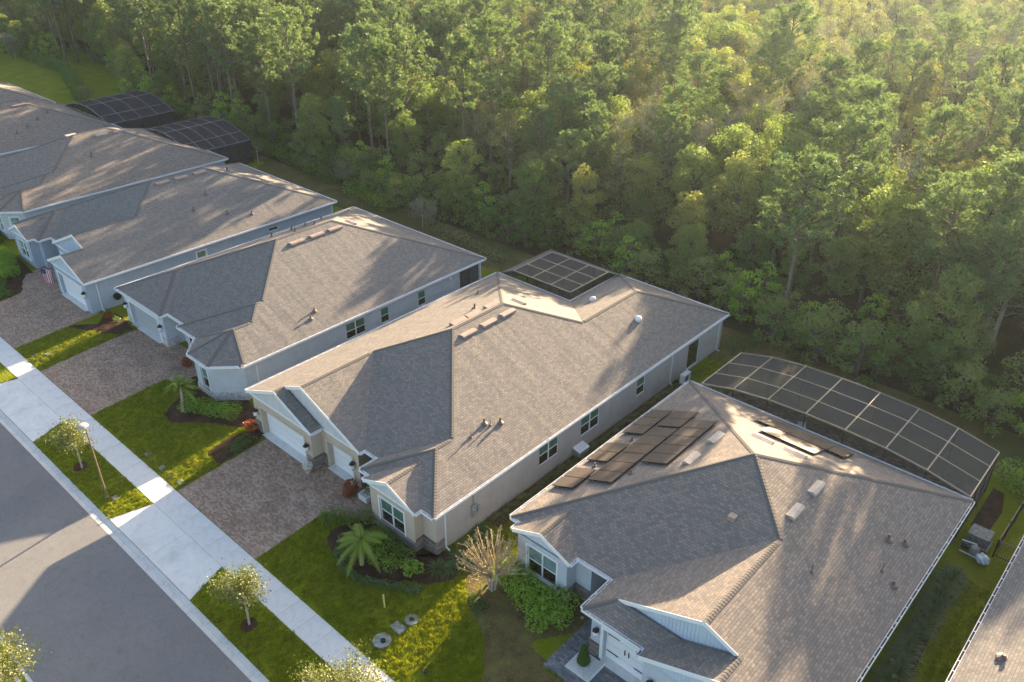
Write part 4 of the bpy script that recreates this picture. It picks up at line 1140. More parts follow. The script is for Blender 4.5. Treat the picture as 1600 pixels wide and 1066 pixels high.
def flat_cage():
    t = thing('pool_cage', 'flat-topped screened cage set in the rear notch of the tan-roofed house', 'pool cage', (-41.5, 52, 0))
    x0, x1, y0, y1 = -45.6, -37.75, 48.75, 55.55; i0, i1, j0, j1 = -44.2, -37.9, 48.9, 54.1; zt = 3.75; ze = 3.15
    xs = [i0+(i1-i0)*k/3 for k in range(4)]; ys = [j0+(j1-j0)*k/3 for k in range(4)]
    for x in xs: beamobj('rafter', (x, j0, zt), (x, j1, zt), .07, .09, 'cage_frame', t)
    for y in ys: beamobj('purlin', (i0, y, zt), (i1, y, zt), .07, .09, 'cage_frame', t)
    for a in range(3):
        for b in range(3): pane_obj([(xs[a]+.03, ys[b]+.03, zt), (xs[a+1]-.03, ys[b]+.03, zt), (xs[a+1]-.03, ys[b+1]-.03, zt), (xs[a]+.03, ys[b+1]-.03, zt)], t)
    # solid sloping aluminium skirts left and rear
    m_ = MB()
    m_.hexa([(x0, j0, ze-.05), (i0, j0, zt-.05), (i0, j1, zt-.05), (x0, y1, ze-.05), (x0, j0, ze), (i0, j0, zt), (i0, j1, zt), (x0, y1, ze)], 'shingle_grey'); m_.build('skirt_roof', None, t)
    m_ = MB(); m_.hexa([(x0, y1, ze-.05), (i0, j1, zt-.05), (i1, j1, zt-.05), (-36.9, y1, ze-.05), (x0, y1, ze), (i0, j1, zt), (i1, j1, zt), (-36.9, y1, ze)], 'shingle_grey'); m_.build('skirt_roof', None, t)
    for x, y in ((x0+.1, y1-.1), (-43, y1-.1), (-40.4, y1-.1), (-37.8, y1-.1), (x0+.1, 52.2), (x0+.1, 48.9)): beamobj('post', (x, y, 0), (x, y, ze-.06), .09, .09, 'bronze', t)
    for x in xs: beamobj('post', (x, j0, 2.95), (x, j0, zt-.05), .06, .06, 'bronze', t)
    for y in ys[1:]: beamobj('post', (i1, y, 2.95), (i1, y, zt-.05), .06, .06, 'bronze', t)
    for a, b in (((x0+.1, 48.9), (x0+.1, 52.2)), ((x0+.1, 52.2), (x0+.1, y1-.1)), ((x0+.1, y1-.1), (-43, y1-.1)), ((-43, y1-.1), (-40.4, y1-.1)), ((-40.4, y1-.1), (-37.8, y1-.1))):
        pane_obj([(*a, .05), (*b, .05), (*b, 3.05), (*a, 3.05)], t)
    return t
flat_cage(); strip_sheet('patio', -45.5, -37.4, [48.3, 55.5], 'deck', .03)
m_ = MB()
for k in range(7): m_.box(-15.2, -12.6, 46.0+k*.17, 46.1+k*.17, .85, .9)
tbl = thing('patio_table', 'pale slatted patio table seen through the large pool cage', 'table', (-13.9, 46.6, 0))
for k in range(7): q_ = MB(); q_.box(-15.2, -12.6, 46.0+k*.17, 46.13+k*.17, .80, .84); q_.build('slat', 'siding_white', tbl)
for x_ in (-15.1, -12.7):
    for y_ in (46.05, 47.1): q_ = MB(); q_.box(x_-.04, x_+.04, y_-.04, y_+.04, .03, .80); q_.build('leg', 'siding_white', tbl)
def chair(x, y, rz, label):
    t = thing('patio_chair', label, 'chair', (x, y, .03), 'wicker chairs in the pool cages'); t.rotation_euler = (0, 0, rz)
    def p(n_, *b, m='stucco_dark'): q = MB(); q.box(*b); o = q.build(n_, m); o.parent = t
    p('seat', -.32, .32, -.32, .32, .35, .47, m='siding_white'); p('backrest', -.34, .34, .28, .38, .48, .95)
    for a in (-.3, .3):
        p('armrest', a-.05, a+.05, -.3, .27, .58, .64)
        for b in (-.28, .26): p('leg', a-.03, a+.03, b-.03, b+.03, 0, .34)
chair(-17.0, 49.0, .4, 'wicker chair inside the large pool cage, left of the table'); chair(-9.9, 47.0, -.6, 'wicker chair inside the large pool cage, right of the table')
chair(-103.5, 51.5, 1.2, 'wicker chair inside the nearer arched cage')

#@@VEG
# ------------------------------------------------------------------ plants
def instancer(name, pts, kinds, rots, scs, srcs):
    """one object: points with a kind, a turn and a size, each drawn as one of the given meshes"""
    me = bpy.data.meshes.new(name); me.from_pydata(pts, [], [])
    for nm, typ, vals in (('kind', 'INT', kinds), ('turn', 'FLOAT', rots), ('size', 'FLOAT', scs)):
        a = me.attributes.new(nm, typ, 'POINT'); a.data.foreach_set('value', vals)
    o = bpy.data.objects.new(name, me); COL.objects.link(o)
    ng = bpy.data.node_groups.new(name, 'GeometryNodeTree')
    ng.interface.new_socket('Geometry', in_out='INPUT', socket_type='NodeSocketGeometry'); ng.interface.new_socket('Geometry', in_out='OUTPUT', socket_type='NodeSocketGeometry')
    N = ng.nodes; Lk = ng.links; gi = N.new('NodeGroupInput'); go = N.new('NodeGroupOutput'); jn = N.new('GeometryNodeJoinGeometry')
    def attr(nm, typ): n = N.new('GeometryNodeInputNamedAttribute'); n.data_type = typ; n.inputs['Name'].default_value = nm; return next(s_ for s_ in n.outputs if s_.enabled and s_.name == 'Attribute')
    rot = N.new('ShaderNodeCombineXYZ'); Lk.new(attr('turn', 'FLOAT'), rot.inputs[2])
    for k, src in srcs.items():
        cmpn = N.new('FunctionNodeCompare'); cmpn.data_type = 'INT'; cmpn.operation = 'EQUAL'
        ins = [s_ for s_ in cmpn.inputs if s_.enabled]; Lk.new(attr('kind', 'INT'), ins[0]); ins[1].default_value = k
        ip = N.new('GeometryNodeInstanceOnPoints'); Lk.new(gi.outputs[0], ip.inputs['Points']); Lk.new(cmpn.outputs[0], ip.inputs['Selection'])
        j2 = N.new('GeometryNodeJoinGeometry')
        for s_ in src:
            oi = N.new('GeometryNodeObjectInfo'); oi.inputs['Object'].default_value = s_; oi.transform_space = 'ORIGINAL'; Lk.new(oi.outputs['Geometry'], j2.inputs[0])
        Lk.new(j2.outputs[0], ip.inputs['Instance']); Lk.new(rot.outputs[0], ip.inputs['Rotation']); Lk.new(attr('size', 'FLOAT'), ip.inputs['Scale']); Lk.new(ip.outputs[0], jn.inputs[0])
    Lk.new(jn.outputs[0], go.inputs[0]); md = o.modifiers.new('scatter', 'NODES'); md.node_group = ng; o['kind'] = 'stuff'; return o

def shrub_mesh(name, centers, radii, per, size, mat, seed=1, aspect=.65, shell=.6, squash=.85, up=.6):
    rng = np.random.default_rng(seed)
    P, O = clump_points([np.array(c) for c in centers], radii, per, rng, shell, squash)
    P[:, 2] = np.maximum(P[:, 2], .02)
    V, F = leaf_quads(P, size, up, rng, aspect, O*.6); return np_mesh(name, V, F, mat)
def twigs_mesh(name, segs, mat, n=4):
    m_ = MB()
    for pts, r in segs: m_.tube(pts, r, None, n, False)
    me = bpy.data.meshes.new(name); me.from_pydata(m_.v, [], m_.f); me.materials.append(M[mat]); return me
def shrub(name, label, cat, loc, centers, radii, per, size, mat, seed=1, group=None, **k):
    """a bush: short woody stems inside and the leaf mass around them"""
    t = thing(name, label, cat, loc, group)
    rng = random.Random(seed)
    segs = []
    for c, r in zip(centers, radii):
        for _ in range(3):
            segs.append(([(c[0]*.6, c[1]*.6, 0) if len(centers) < 3 else (c[0], c[1], 0), (c[0]+rng.uniform(-.3, .3)*r, c[1]+rng.uniform(-.3, .3)*r, c[2]*.8+.05)], [.025, .012]))
    a = link('stem', twigs_mesh('stem', segs, 'bark')); a.parent = t
    b = link('foliage', shrub_mesh('foliage', centers, radii, per, size, mat, seed, **k)); b.parent = t
    return t
def path_centers(pts, step, r, h, jit=.15, seed=1, rows=2):
    rng = random.Random(seed); C = []; Rr = []
    for a, b in zip(pts[:-1], pts[1:]):
        a = Vector(a); b = Vector(b); L = (b-a).length; n = max(1, int(L/step)); d = (b-a)/L; nn = Vector((-d.y, d.x))
        for i in range(n):
            for w in range(rows):
                o = (w-(rows-1)/2)*r*1.0; p = a+d*(i+.5)*L/n+nn*(o+rng.uniform(-jit, jit))
                C.append((p.x, p.y, h*rng.uniform(.45, .6))); Rr.append(r*rng.uniform(.85, 1.15))
    return C, Rr
def hedge(label, pts, r, h, per, size, mat, seed=1, rows=2, step=None, name='hedge', z=0, sq=None, group=None):
    c0 = pts[0]; loc = (c0[0], c0[1], z)
    C, Rr = path_centers([(p[0]-c0[0], p[1]-c0[1]) for p in pts], step or r*.9, r, h, r*.25, seed, rows)
    return shrub(name, label, name if name == 'hedge' else 'shrub', loc, C, Rr, per, size, mat, seed, group, squash=sq or min(1.2, h/(2*r)*1.2))

# front yard of the bay-window house
hedge('bright green hedge curving below the bay window of the grey-roofed house', [(-51.6, 21.3), (-50.2, 21.9), (-47.9, 23.2)], .55, .8, 700, .11, 'leaf_bright', 1, 2, z=-.05)
hedge('low yellow-green shrubs beside the small palm by the bay window', [(-52.9, 22.6), (-52.2, 21.6), (-51.8, 21.2)], .38, .55, 700, .09, 'leaf_bright', 2, 1, z=-.05, name='shrub')
shrub('croton', 'dark red shrub between driveway and bay window', 'shrub', (-57.0, 24.2, 0), [(0, 0, .35), (.35, .1, .25), (-.3, .15, .28)], [.4, .3, .3], 900, .12, 'leaf_croton', 3)
shrub('croton', 'orange and red croton at the left corner of the beige garage', 'shrub', (-45.55, 22.85, 0), [(0, 0, .55), (.25, .1, .35), (-.3, -.1, .4)], [.42, .35, .35], 900, .13, 'leaf_croton', 4)
hedge('low dark hedge along the lawn edge left of the mauve driveway', [(-44.6, 22.2), (-44.3, 20.6)], .42, .5, 800, .08, 'leaf_shrub', 5, 2, z=-.05)
shrub('croton', 'dark red croton right of the single garage door', 'shrub', (-35.05, 23.45, 0), [(0, 0, .6), (.3, -.15, .4), (-.25, .15, .45), (.1, -.4, .3)], [.5, .4, .4, .35], 900, .13, 'leaf_croton', 6)
shrub('croton', 'small reddish shrub left of the grey garage door', 'shrub', (-69.3, 23.7, 0), [(0, 0, .35), (.4, .1, .3)], [.38, .35], 900, .11, 'leaf_croton', 7)
hedge('low green edging shrubs between the flag house and grey garage', [(-70.3, 23.9), (-67.7, 24.0)], .3, .4, 700, .09, 'leaf_shrub', 8, 1, name='shrub')
hedge('dark mounded shrub at the right edge of the mauve driveway', [(-34.4, 20.6), (-33.5, 21.6), (-32.4, 22.0)], .5, .8, 700, .10, 'leaf_shrub', 9, 2, z=-.08, name='shrub')
hedge('leafy shrub left of the gabled window on the beige house', [(-32.4, 22.9), (-31.8, 22.3)], .42, .9, 800, .12, 'leaf_shrub', 10, 1, name='shrub')
hedge('bright mounded groundcover around the palm by the gabled window', [(-30.9, 21.9), (-29.6, 21.3), (-28.6, 20.9), (-28.0, 21.2)], .60, .7, 800, .08, 'leaf_bright', 11, 2, z=-.05, name='shrub')
hedge('darker glossy shrubs under the gabled window of the beige house', [(-31.3, 22.2), (-29.5, 22.1), (-27.6, 21.9)], .38, .8, 800, .12, 'leaf_shrub', 12, 1, name='shrub')
shrub('shrub', 'round broad-leaved shrub at the corner of the beige house', 'shrub', (-27.2, 21.5, 0), [(0, 0, .45), (.35, .2, .35), (-.3, -.1, .35), (.1, -.35, .3)], [.45, .38, .38, .35], 600, .15, 'leaf_bright', 13)
hedge('low grassy border round the palm bed', [(-32.3, 20.7), (-31.2, 19.4), (-29.8, 19.0), (-28.4, 19.4), (-26.9, 20.3), (-25.8, 20.9)], .30, .28, 900, .13, 'leaf_strap', 14, 1, z=-.1, name='shrub')
hedge('large bright green leafy shrub mass under the gabled window at lower right', [(-23.2, 25.0), (-21.8, 24.5), (-20.4, 24.2), (-19.1, 24.6), (-18.5, 24.9)], .72, 1.15, 560, .14, 'leaf_bright', 15, 2, name='shrub')
hedge('bright green leafy shrub mound in front of the mulch bed', [(-20.0, 23.6), (-18.8, 23.7)], .70, .95, 560, .14, 'leaf_bright', 16, 2, name='shrub')
hedge('yellow-green groundcover in the mulch bed', [(-23.4, 22.6), (-22.2, 22.0)], .3, .2, 500, .10, 'leaf_shrub', 17, 2, name='shrub')
hedge('leggy bright green shrubs by the left driveway', [(-90.5, 22.6), (-86.5, 21.8), (-84.0, 21.0)], .6, .9, 600, .14, 'leaf_bright', 18, 2, name='shrub')
hedge('low grey-green edging along the left driveway bed', [(-85.0, 20.4), (-81.8, 19.1), (-80.6, 19.6)], .45, .4, 600, .1, 'leaf_shrub', 19, 2, z=-.2, name='shrub')
hedge('leafy shrubs beside the leftmost bay window', [(-97.5, 24.2), (-93.8, 23.2)], .5, .7, 600, .13, 'leaf_shrub', 20, 2, name='shrub')
shrub('shrub', 'dark shrub in the white planter box by the entry', 'shrub', (-33.9, 24.0, .2), [(0, 0, .3), (.1, .6, .3)], [.35, .35], 900, .1, 'leaf_shrub', 21)
m_ = MB(); m_.box(-34.35, -34.22, 23.4, 25.0, 0, .42); m_.box(-33.6, -33.5, 23.4, 25.0, 0, .42); m_.box(-34.22, -33.6, 23.4, 23.5, 0, .42); m_.box(-34.22, -33.6, 24.9, 25.0, 0, .42); m_.box(-34.22, -33.6, 23.5, 24.9, .02, .3, )
tag(m_.build('planter_box', 'terracotta', bevel=.015), 'long white planter box beside the dark entry of the beige house', 'planter')
pt = thing('flower_pot', 'white flowers in a pot between the two white garage doors', 'flower pot', (-38.75, 22.8, 0))
m_ = MB(); m_.lathe([(.16, 0), (.25, .34), (.27, .36), (.22, .36), (.2, .30)], (0, 0, 0), 14); o = m_.build('pot', 'stucco_beige'); o.parent = pt
o = link('foliage', shrub_mesh('foliage', [(0, 0, .55)], [.3], 2200, .08, 'leaf_shrub', 3)); o.parent = pt
o = link('flowers', shrub_mesh('flowers', [(0, 0, .60)], [.33], 1100, .09, 'flower', 4, shell=.9)); o.parent = pt

# strap-leaved clumps
def strap_mesh(seed, n, L, w, lift=.8):
    rng = np.random.default_rng(seed); V = []; F = []
    for i in range(n):
        a = rng.uniform(0, 2*PI); l = L*rng.uniform(.6, 1.1); el = rng.uniform(.5, 1.35); base = rng.uniform(0, .12)
        d = np.array([math.cos(a), math.sin(a)]); s = np.array([-d[1], d[0]])*w/2; k = 4; pts = []
        for j in range(k+1):
            t = j/k; r = base+l*math.cos(el)*t*(1+.35*t); z = l*math.sin(el)*t*lift-l*.55*t*t*(1.2-el/2.2)
            ww = (1-t**2*.9); pts.append((d*r, max(z, .02), s*ww))
        b = len(V)
        for p, z, q in pts: V.append([p[0]-q[0], p[1]-q[1], z]); V.append([p[0]+q[0], p[1]+q[1], z])
        for j in range(k): F.append([b+2*j, b+2*j+1, b+2*j+3, b+2*j+2])
    return np.array(V), np.array(F)
def strap_proto(name, seed, n, L, w, mat, nm='leaves'):
    V, F = strap_mesh(seed, n, L, w); return np_mesh(nm, V, F, mat)
SM = [strap_proto('leaves', s, 110, .75, .045, 'leaf_strap') for s in (1, 2, 3)]
SD = [strap_proto('leaves', s, 120, .62, .05, 'leaf_strap_dry') for s in (4, 5, 6)]
rg = random.Random(3)
def clump(me, x, y, sc, label, group, name='strap_leaf_clump', z=0):
    o = bpy.data.objects.new(name, me); COL.objects.link(o); o.location = (x, y, z); o.rotation_euler = (0, 0, rg.uniform(0, 6.28)); o.scale = (sc, sc, sc*rg.uniform(.85, 1.1))
    return tag(o, label, 'plant', group)
for k in range(41):
    clump(SD[k % 3], -26.5+rg.uniform(-.1, .1), 27.6+k*.5+rg.uniform(-.1, .1), rg.uniform(.8, 1.1), 'olive strap-leaved clump in the row along the grey side wall of the beige house', 'strap-leaved clumps along the side wall')
for x, y in ((-26.3, 22.6), (-25.7, 23.1), (-25.2, 23.9), (-26.0, 24.0), (-25.6, 24.9), (-26.4, 25.0), (-25.9, 25.8), (-26.6, 26.4), (-24.6, 24.9)):
    clump(SM[int(x*7) % 3], x, y, rg.uniform(.95, 1.25), 'blue-green strap-leaved clump at the front corner of the beige house', 'agapanthus clumps at the corner')
for k in range(17):
    clump(SM[k % 3], -4.45+rg.uniform(-.15, .15), 30.2+k*.72, rg.uniform(1.25, 1.6), 'large arching grassy clump along the right wall of the solar-panel house', 'arching clumps along the right wall')

# palms
def palm(loc, h, L, n, lean, label, seed):
    t = thing('palm', label, 'palm', loc); rng = random.Random(seed)
    m_ = MB(); top = Vector((lean[0], lean[1], h)); pts = [Vector((0, 0, 0)), top*.35+Vector((0, 0, 0)), top*.7, top]
    m_.tube(pts, [.13, .10, .09, .10], None, 10); o = m_.build('trunk', 'bark_pale', smooth=True); o.parent = t
    for i in range(n):
        a = 2*PI*i/n*1.0+rng.uniform(-.2, .2); el = rng.choice([.15, .5, .8, 1.1])+rng.uniform(-.1, .1); l = L*rng.uniform(.85, 1.1)
        V = []; F = []; k = 22; d = Vector((math.cos(a), math.sin(a), 0)); s = Vector((-d.y, d.x, 0)); P = []
        for j in range(k+1):
            u = j/k; r = l*(math.cos(el)*u+.10*u*u); z = l*(math.sin(el)*u-(.75)*u*u*(.55+.5*math.cos(el))); P.append(top+d*r+Vector((0, 0, z)))
        mm = MB(); mm.tube(P[::4]+[P[-1]], [.022, .02, .016, .012, .009, .006, .004][:len(P[::4])+1], None, 4, False)
        for j in range(3, k+1):
            T = (P[j]-P[j-1]).normalized(); ll = .42*math.sin(PI*min(1, (j/k)*.85+.12))**.6*L/1.7
            for sg in (1, -1):
                for q in (0, .5):
                    p0 = P[j-1].lerp(P[j], q); e = p0+(s*sg*.85+T*.55+Vector((0, 0, -.35+rng.uniform(-.2, .1)))).normalized()*ll*rng.uniform(.8, 1.1)
                    w = T*.030; mm.face([p0-w, p0+w, e])
        fo = mm.build('frond', 'leaf_palm'); fo.parent = t
    sp = MB(); sp.tube([top, top+Vector((-.12, .05, 1.0))], [.03, .012], None, 5); so_ = sp.build('spear_leaf', 'leaf_strap'); so_.parent = t
    return t
palm((-29.8, 20.0, -.1), 1.7, 1.75, 17, (-.1, .25), 'small feathery palm in the bed below the gabled window', 1)
palm((-51.45, 20.9, -.1), 2.0, 1.45, 17, (-.15, .3), 'small feathery palm in front of the bay window', 2)

# street trees: sparse young oaks
def street_tree(loc, h, cr, label, seed, dens=1.):
    t = thing('street_tree', label, 'tree', loc); rng = random.Random(seed); nr = np.random.default_rng(seed)
    segs = []; ends = []; fork = h*.42
    segs.append(([(0, 0, 0), (.03, .02, fork*.5), (-.02, .04, fork), (0, 0, fork*1.35)], [.07, .055, .045, .035]))
    for i in range(26):
        a = rng.uniform(0, 2*PI); z0 = fork*rng.uniform(.85, 1.3); el = rng.uniform(.35, 1.45); l = cr*rng.uniform(.8, 1.35)
        d = Vector((math.cos(a)*math.cos(el), math.sin(a)*math.cos(el), math.sin(el)*1.15)); p0 = Vector((0, 0, z0)); p1 = p0+d*l*.5+Vector((rng.uniform(-.1, .1),)*3); p2 = p0+d*l+Vector((0, 0, .1*l))
        segs.append(([p0, p1, p2], [.025, .014, .006])); ends += [p1.lerp(p2, q) for q in (0, .3, .6, .9)]+[p0.lerp(p1, .7)]
        for _ in range(5):
            q = p1.lerp(p2, rng.random()); dd = Vector((rng.gauss(0, 1), rng.gauss(0, 1), rng.gauss(.5, 1))).normalized()*rng.uniform(.25, .55); segs.append(([q, q+dd], [.008, .003])); ends += [q+dd*.6, q+dd]
    tr = link('trunk', twigs_mesh('trunk', segs[:1], 'bark_pale', 8)); tr.parent = t
    br = link('branches', twigs_mesh('branches', segs[1:], 'twig_pale', 4)); br.parent = t
    C = np.array([tuple(e) for e in ends]); k = int(11*dens)
    P = np.repeat(C, k, 0)+nr.normal(size=(len(C)*k, 3))*.15*cr
    V, F = leaf_quads(P, .115, .4, nr, .55); o = link('foliage', np_mesh('foliage', V, F, 'leaf_street')); o.parent = t
    return t
street_tree((-50.95, 13.2, -.47), 4.0, 1.25, 'sparse yellow-green street tree beside the lamp post', 1)
street_tree((-31.12, 13.4, -.47), 4.1, 1.35, 'sparse yellow-green street tree right of the concrete apron', 2)
street_tree((-22.2, 13.1, -.47), 4.6, 1.8, 'wide sparse street tree cut off by the bottom edge', 3, 1.3)
street_tree((-34.7, 2.9, -.45), 4.4, 1.7, 'pale leafy street tree in the bottom left corner', 4, 1.1)

# crape myrtle, pruned, full of upright twigs with seed heads
def crape():
    t = thing('crape_myrtle', 'bare tan crape myrtle with bushy upright twigs between the two houses', 'tree', (-22.9, 23.6, 0)); rng = random.Random(8)
    tr = []; tw = []; tips = []
    for i in range(5):
        a = 2*PI*i/5+.3; k = .30; b = Vector((math.cos(a)*.13, math.sin(a)*.13, 0)); m = Vector((math.cos(a)*k, math.sin(a)*k, 1.3)); tr.append(([b, b.lerp(m, .5)+Vector((.03, 0, 0)), m], [.075, .06, .055]))
        for j in range(26):
            aa = a+rng.uniform(-1.1, 1.1); el = rng.uniform(.4, 1.4); l = rng.uniform(1.2, 2.25)
            d = Vector((math.cos(aa)*math.cos(el), math.sin(aa)*math.cos(el), math.sin(el))); p1 = m+d*l*.5; p2 = m+d*l+Vector((0, 0, .08)); tw.append(([m, p1, p2], [.026, .018, .010])); tips.append(p2)
            for _ in range(2):
                q = p1.lerp(p2, rng.random()); e = q+d*.25+Vector((rng.gauss(0, .10), rng.gauss(0, .10), rng.uniform(.0, .2))); tw.append(([q, e], [.011, .006])); tips.append(e)
    o = link('trunk', twigs_mesh('trunk', tr, 'bark_pale', 8)); o.parent = t
    o = link('twigs', twigs_mesh('twigs', tw, 'twig_tan', 4)); o.parent = t
    nr = np.random.default_rng(2); C = np.array([tuple(e) for e in tips]); P = np.repeat(C, 3, 0)+nr.normal(size=(len(C)*3, 3))*.05
    V, F = leaf_quads(P, .06, .2, nr, .8); o = link('seed_heads', np_mesh('seed_heads', V, F, 'twig_tan')); o.parent = t
crape()

# conifer in a pebble bed
t = thing('conifer', 'small dark conical evergreen in a white pebble bed', 'shrub', (-16.15, 23.1, 0))
o = link('foliage', shrub_mesh('foliage', [(0, 0, .3+.16*i) for i in range(7)], [.34-.035*i for i in range(7)], 3000, .06, 'leaf_shrub', 5, shell=.8)); o.parent = t
q_ = MB(); q_.tube([(0, 0, 0), (0, 0, .4)], .03); o = q_.build('stem', 'bark'); o.parent = t
gb = thing('pebble_bed', 'square bed of white pebbles with white edging by the lower right garage', 'planter', (-16.0, 23.0, 0))
m_ = MB(); m_.box(-16.75, -15.35, 22.35, 23.75, .0, .05); m_.build('bed', 'gravel_white', gb)
pm = MB(); rr_ = random.Random(4)
for _ in range(420):
    x_, y_ = rr_.uniform(-16.7, -15.4), rr_.uniform(22.4, 23.7); s_ = rr_.uniform(.02, .045); z_ = .05
    pm.hexa([(x_-s_, y_-s_*.8, z_-.02), (x_+s_, y_-s_, z_-.02), (x_+s_*.8, y_+s_, z_-.02), (x_-s_, y_+s_*.7, z_-.02), (x_-s_*.6, y_-s_*.6, z_+s_), (x_+s_*.6, y_-s_*.5, z_+s_*.8), (x_+s_*.5, y_+s_*.6, z_+s_), (x_-s_*.6, y_+s_*.5, z_+s_*.7)])
o = pm.build('pebbles', 'gravel_white', gb); o['kind'] = 'stuff'
m_ = MB(); m_.box(-15.34, -15.28, 22.3, 23.8, 0, .12); m_.build('edging', 'trim', gb)

# ------------------------------------------------------------------ street furniture and yard things
lp = thing('lamp_post', 'bronze lamp post with a pale round disc head on the verge', 'lamp post', (-46.69, 12.95, -.48))
m_ = MB(); m_.lathe([(.14, 0), (.14, .08), (.075, .2), (.062, 1.5), (.045, 5.2), (.04, 5.45)], (0, 0, 0), 12); o = m_.build('pole', 'pole'); o.parent = lp
m_ = MB(); m_.beam((0, 0, 5.35), (-.35, -.18, 5.55), .05, .05); o = m_.build('arm', 'pole'); o.parent = lp
m_ = MB(); m_.lathe([(.10, -.06), (.28, -.02), (.34, .03), (.32, .07), (.13, .12), (.03, .13)], (-.15, -.08, 5.6), 20); o = m_.build('lamp_head', 'lamp_glass', smooth=True); o.parent = lp
def lid(x, y, w, l, label, mat='plastic_green', h=.03, name='water_meter', group=None):
    t = thing(name, label, 'utility cover', (x, y, gz(y)+.02), group)
    m_ = MB(); m_.box(-w/2-.03, w/2+.03, -l/2-.03, l/2+.03, -.1, h*.6); o = m_.build('rim', 'lid_grey' if mat != 'black' else 'plastic_green', bevel=.01); o.parent = t
    m_ = MB(); m_.box(-w/2, w/2, -l/2, l/2, 0, h); o = m_.build('cover', mat, bevel=.01); o.parent = t
lid(-68.25, 16.9, .35, .35, 'small dark meter lid at the grass corner left of the second driveway', 'plastic_green')
lid(-67.3, 16.85, .3, .3, 'second small dark lid in the grass strip between the left driveways', 'black')
lid(-67.5, 17.75, .5, .35, 'pale meter lid in the grass strip between the left driveways', 'lid_grey')
lid(-49.0, 16.85, .42, .36, 'pale lid in the lawn nearest the small palm', 'lid_grey')
lid(-46.85, 16.75, .42, .34, 'pale lid in the middle of the lid row by the sidewalk', 'lid_grey')
lid(-45.65, 16.8, .34, .3, 'dark lid in the row by the sidewalk', 'black')
lid(-44.55, 16.85, .46, .36, 'pale lid at the sunlit lawn corner by the driveway', 'lid_grey')
lid(-46.3, 13.3, .42, .34, 'pale lid beside the foot of the lamp post', 'lid_grey')
lid(-24.9, 18.5, .75, .5, 'rectangular grey concrete lid in the front lawn', 'lid_grey', .05)
lid(-21.9, 17.6, .35, .3, 'dark lid in the shaded lawn right of the sunlit strip', 'black')
t = thing('utility_pad', 'eight-sided speckled concrete pad by the bottom street tree', 'utility cover', (-24.95, 17.4, gz(17.4)))
m_ = MB(); m_.lathe([(.52, -.1), (.52, .06), (.49, .08)], (0, 0, 0), 8); o = m_.build('pad', 'lid_grey'); o.parent = t
m_ = MB(); m_.lathe([(.14, 0), (.14, .16)], (.1, 0, 0), 10); o = m_.build('cap', 'black'); o.parent = t
t = thing('manhole', 'round pale ring with a dark centre in the front lawn', 'utility cover', (-24.75, 19.3, gz(19.3)))
m_ = MB(); m_.lathe([(.38, -.1), (.38, .04), (.35, .055)], (0, 0, 0), 22); o = m_.build('ring', 'lid_grey'); o.parent = t
m_ = MB(); m_.lathe([(.13, .0), (.13, .07)], (0, 0, 0), 14); o = m_.build('cover', 'black'); o.parent = t
m_ = MB(); m_.lathe([(.045, 0), (.045, .95), (.02, .98)], (-26.5, 18.9, gz(18.9)), 8); tag(m_.build('marker_post', 'yellow'), 'thin pale yellow marker post standing in the lawn', 'marker post')
m_ = MB(); m_.lathe([(.09, -.05), (.10, .0), (.04, .02)], (-17.95, 25.3, .12), 8); m_.lathe([(.02, 0), (.02, .12)], (-17.95, 25.3, 0), 6); tag(m_.build('path_light', 'metal_grey'), 'small metal path light by the stone pier at lower right', 'path light')

# split air-conditioning unit, gas box, hose reel
t = thing('air_conditioner', 'white split air-conditioner beside the tall side window', 'air conditioner', (-26.35, 48.75, 0))
m_ = MB(); m_.box(-.2, .2, -.48, .48, .12, .86); o = m_.build('casing', 'trim', bevel=.03); o.parent = t
m_ = MB(); m_.box(-.25, .25, -.5, .5, 0, .11); o = m_.build('base', 'lid_grey'); o.parent = t
def xlathe(m_, prof, c, n=18):
    i0 = len(m_.v)
    for r, w in prof:
        for j in range(n): a = 2*PI*j/n; m_.v.append((c[0]+w, c[1]+r*math.cos(a), c[2]+r*math.sin(a)))
    for k in range(len(prof)-1):
        for j in range(n): q = i0+k*n; m_.f.append((q+j, q+(j+1) % n, q+n+(j+1) % n, q+n+j)); m_.mi.append(0); m_.uv.append(None)
    m_.f.append(tuple(i0+(len(prof)-1)*n+j for j in range(n))); m_.mi.append(0); m_.uv.append(None)
m_ = MB(); xlathe(m_, [(.28, 0), (.28, .02), (.24, .02), (.23, -.0)], (.2, -.1, .5)); o = m_.build('fan_grille', 'metal_grey'); o.parent = t
m_ = MB(); [m_.beam((.225, -.1-.26*math.cos(a), .5-.26*math.sin(a)), (.225, -.1+.26*math.cos(a), .5+.26*math.sin(a)), .012, .012) for a in np.linspace(0, PI, 7)[:-1]]; o = m_.build('fan_guard', 'black'); o.parent = t
t = thing('gas_meter_cover', 'small pale sloped box against the side wall between two windows', 'utility box', (-26.75, 36.4, 0))
m_ = MB(); m_.hexa([(-.3, -.5, .0), (.25, -.5, .0), (.25, .5, 0), (-.3, .5, 0), (-.3, -.5, .62), (.25, -.5, .45), (.25, .5, .45), (-.3, .5, .62)]); o = m_.build('cover', 'metal_grey', bevel=.02); o.parent = t
m_ = MB(); m_.hexa([(-.32, -.55, .63), (.30, -.55, .46), (.30, .55, .46), (-.32, .55, .63), (-.32, -.55, .67), (.30, -.55, .50), (.30, .55, .50), (-.32, .55, .67)]); o = m_.build('lid', 'trim'); o.parent = t
t = thing('hose_reel', 'dark round hose reel on the side wall of the flag house', 'hose reel', (-70.85, 25.4, 1.0))
m_ = MB(); xlathe(m_, [(.30, 0), (.30, .06), (.12, .06), (.12, .25), (.30, .25), (.30, .31), (.05, .31)], (0, 0, 0)); o = m_.build('drum', 'black'); o.parent = t
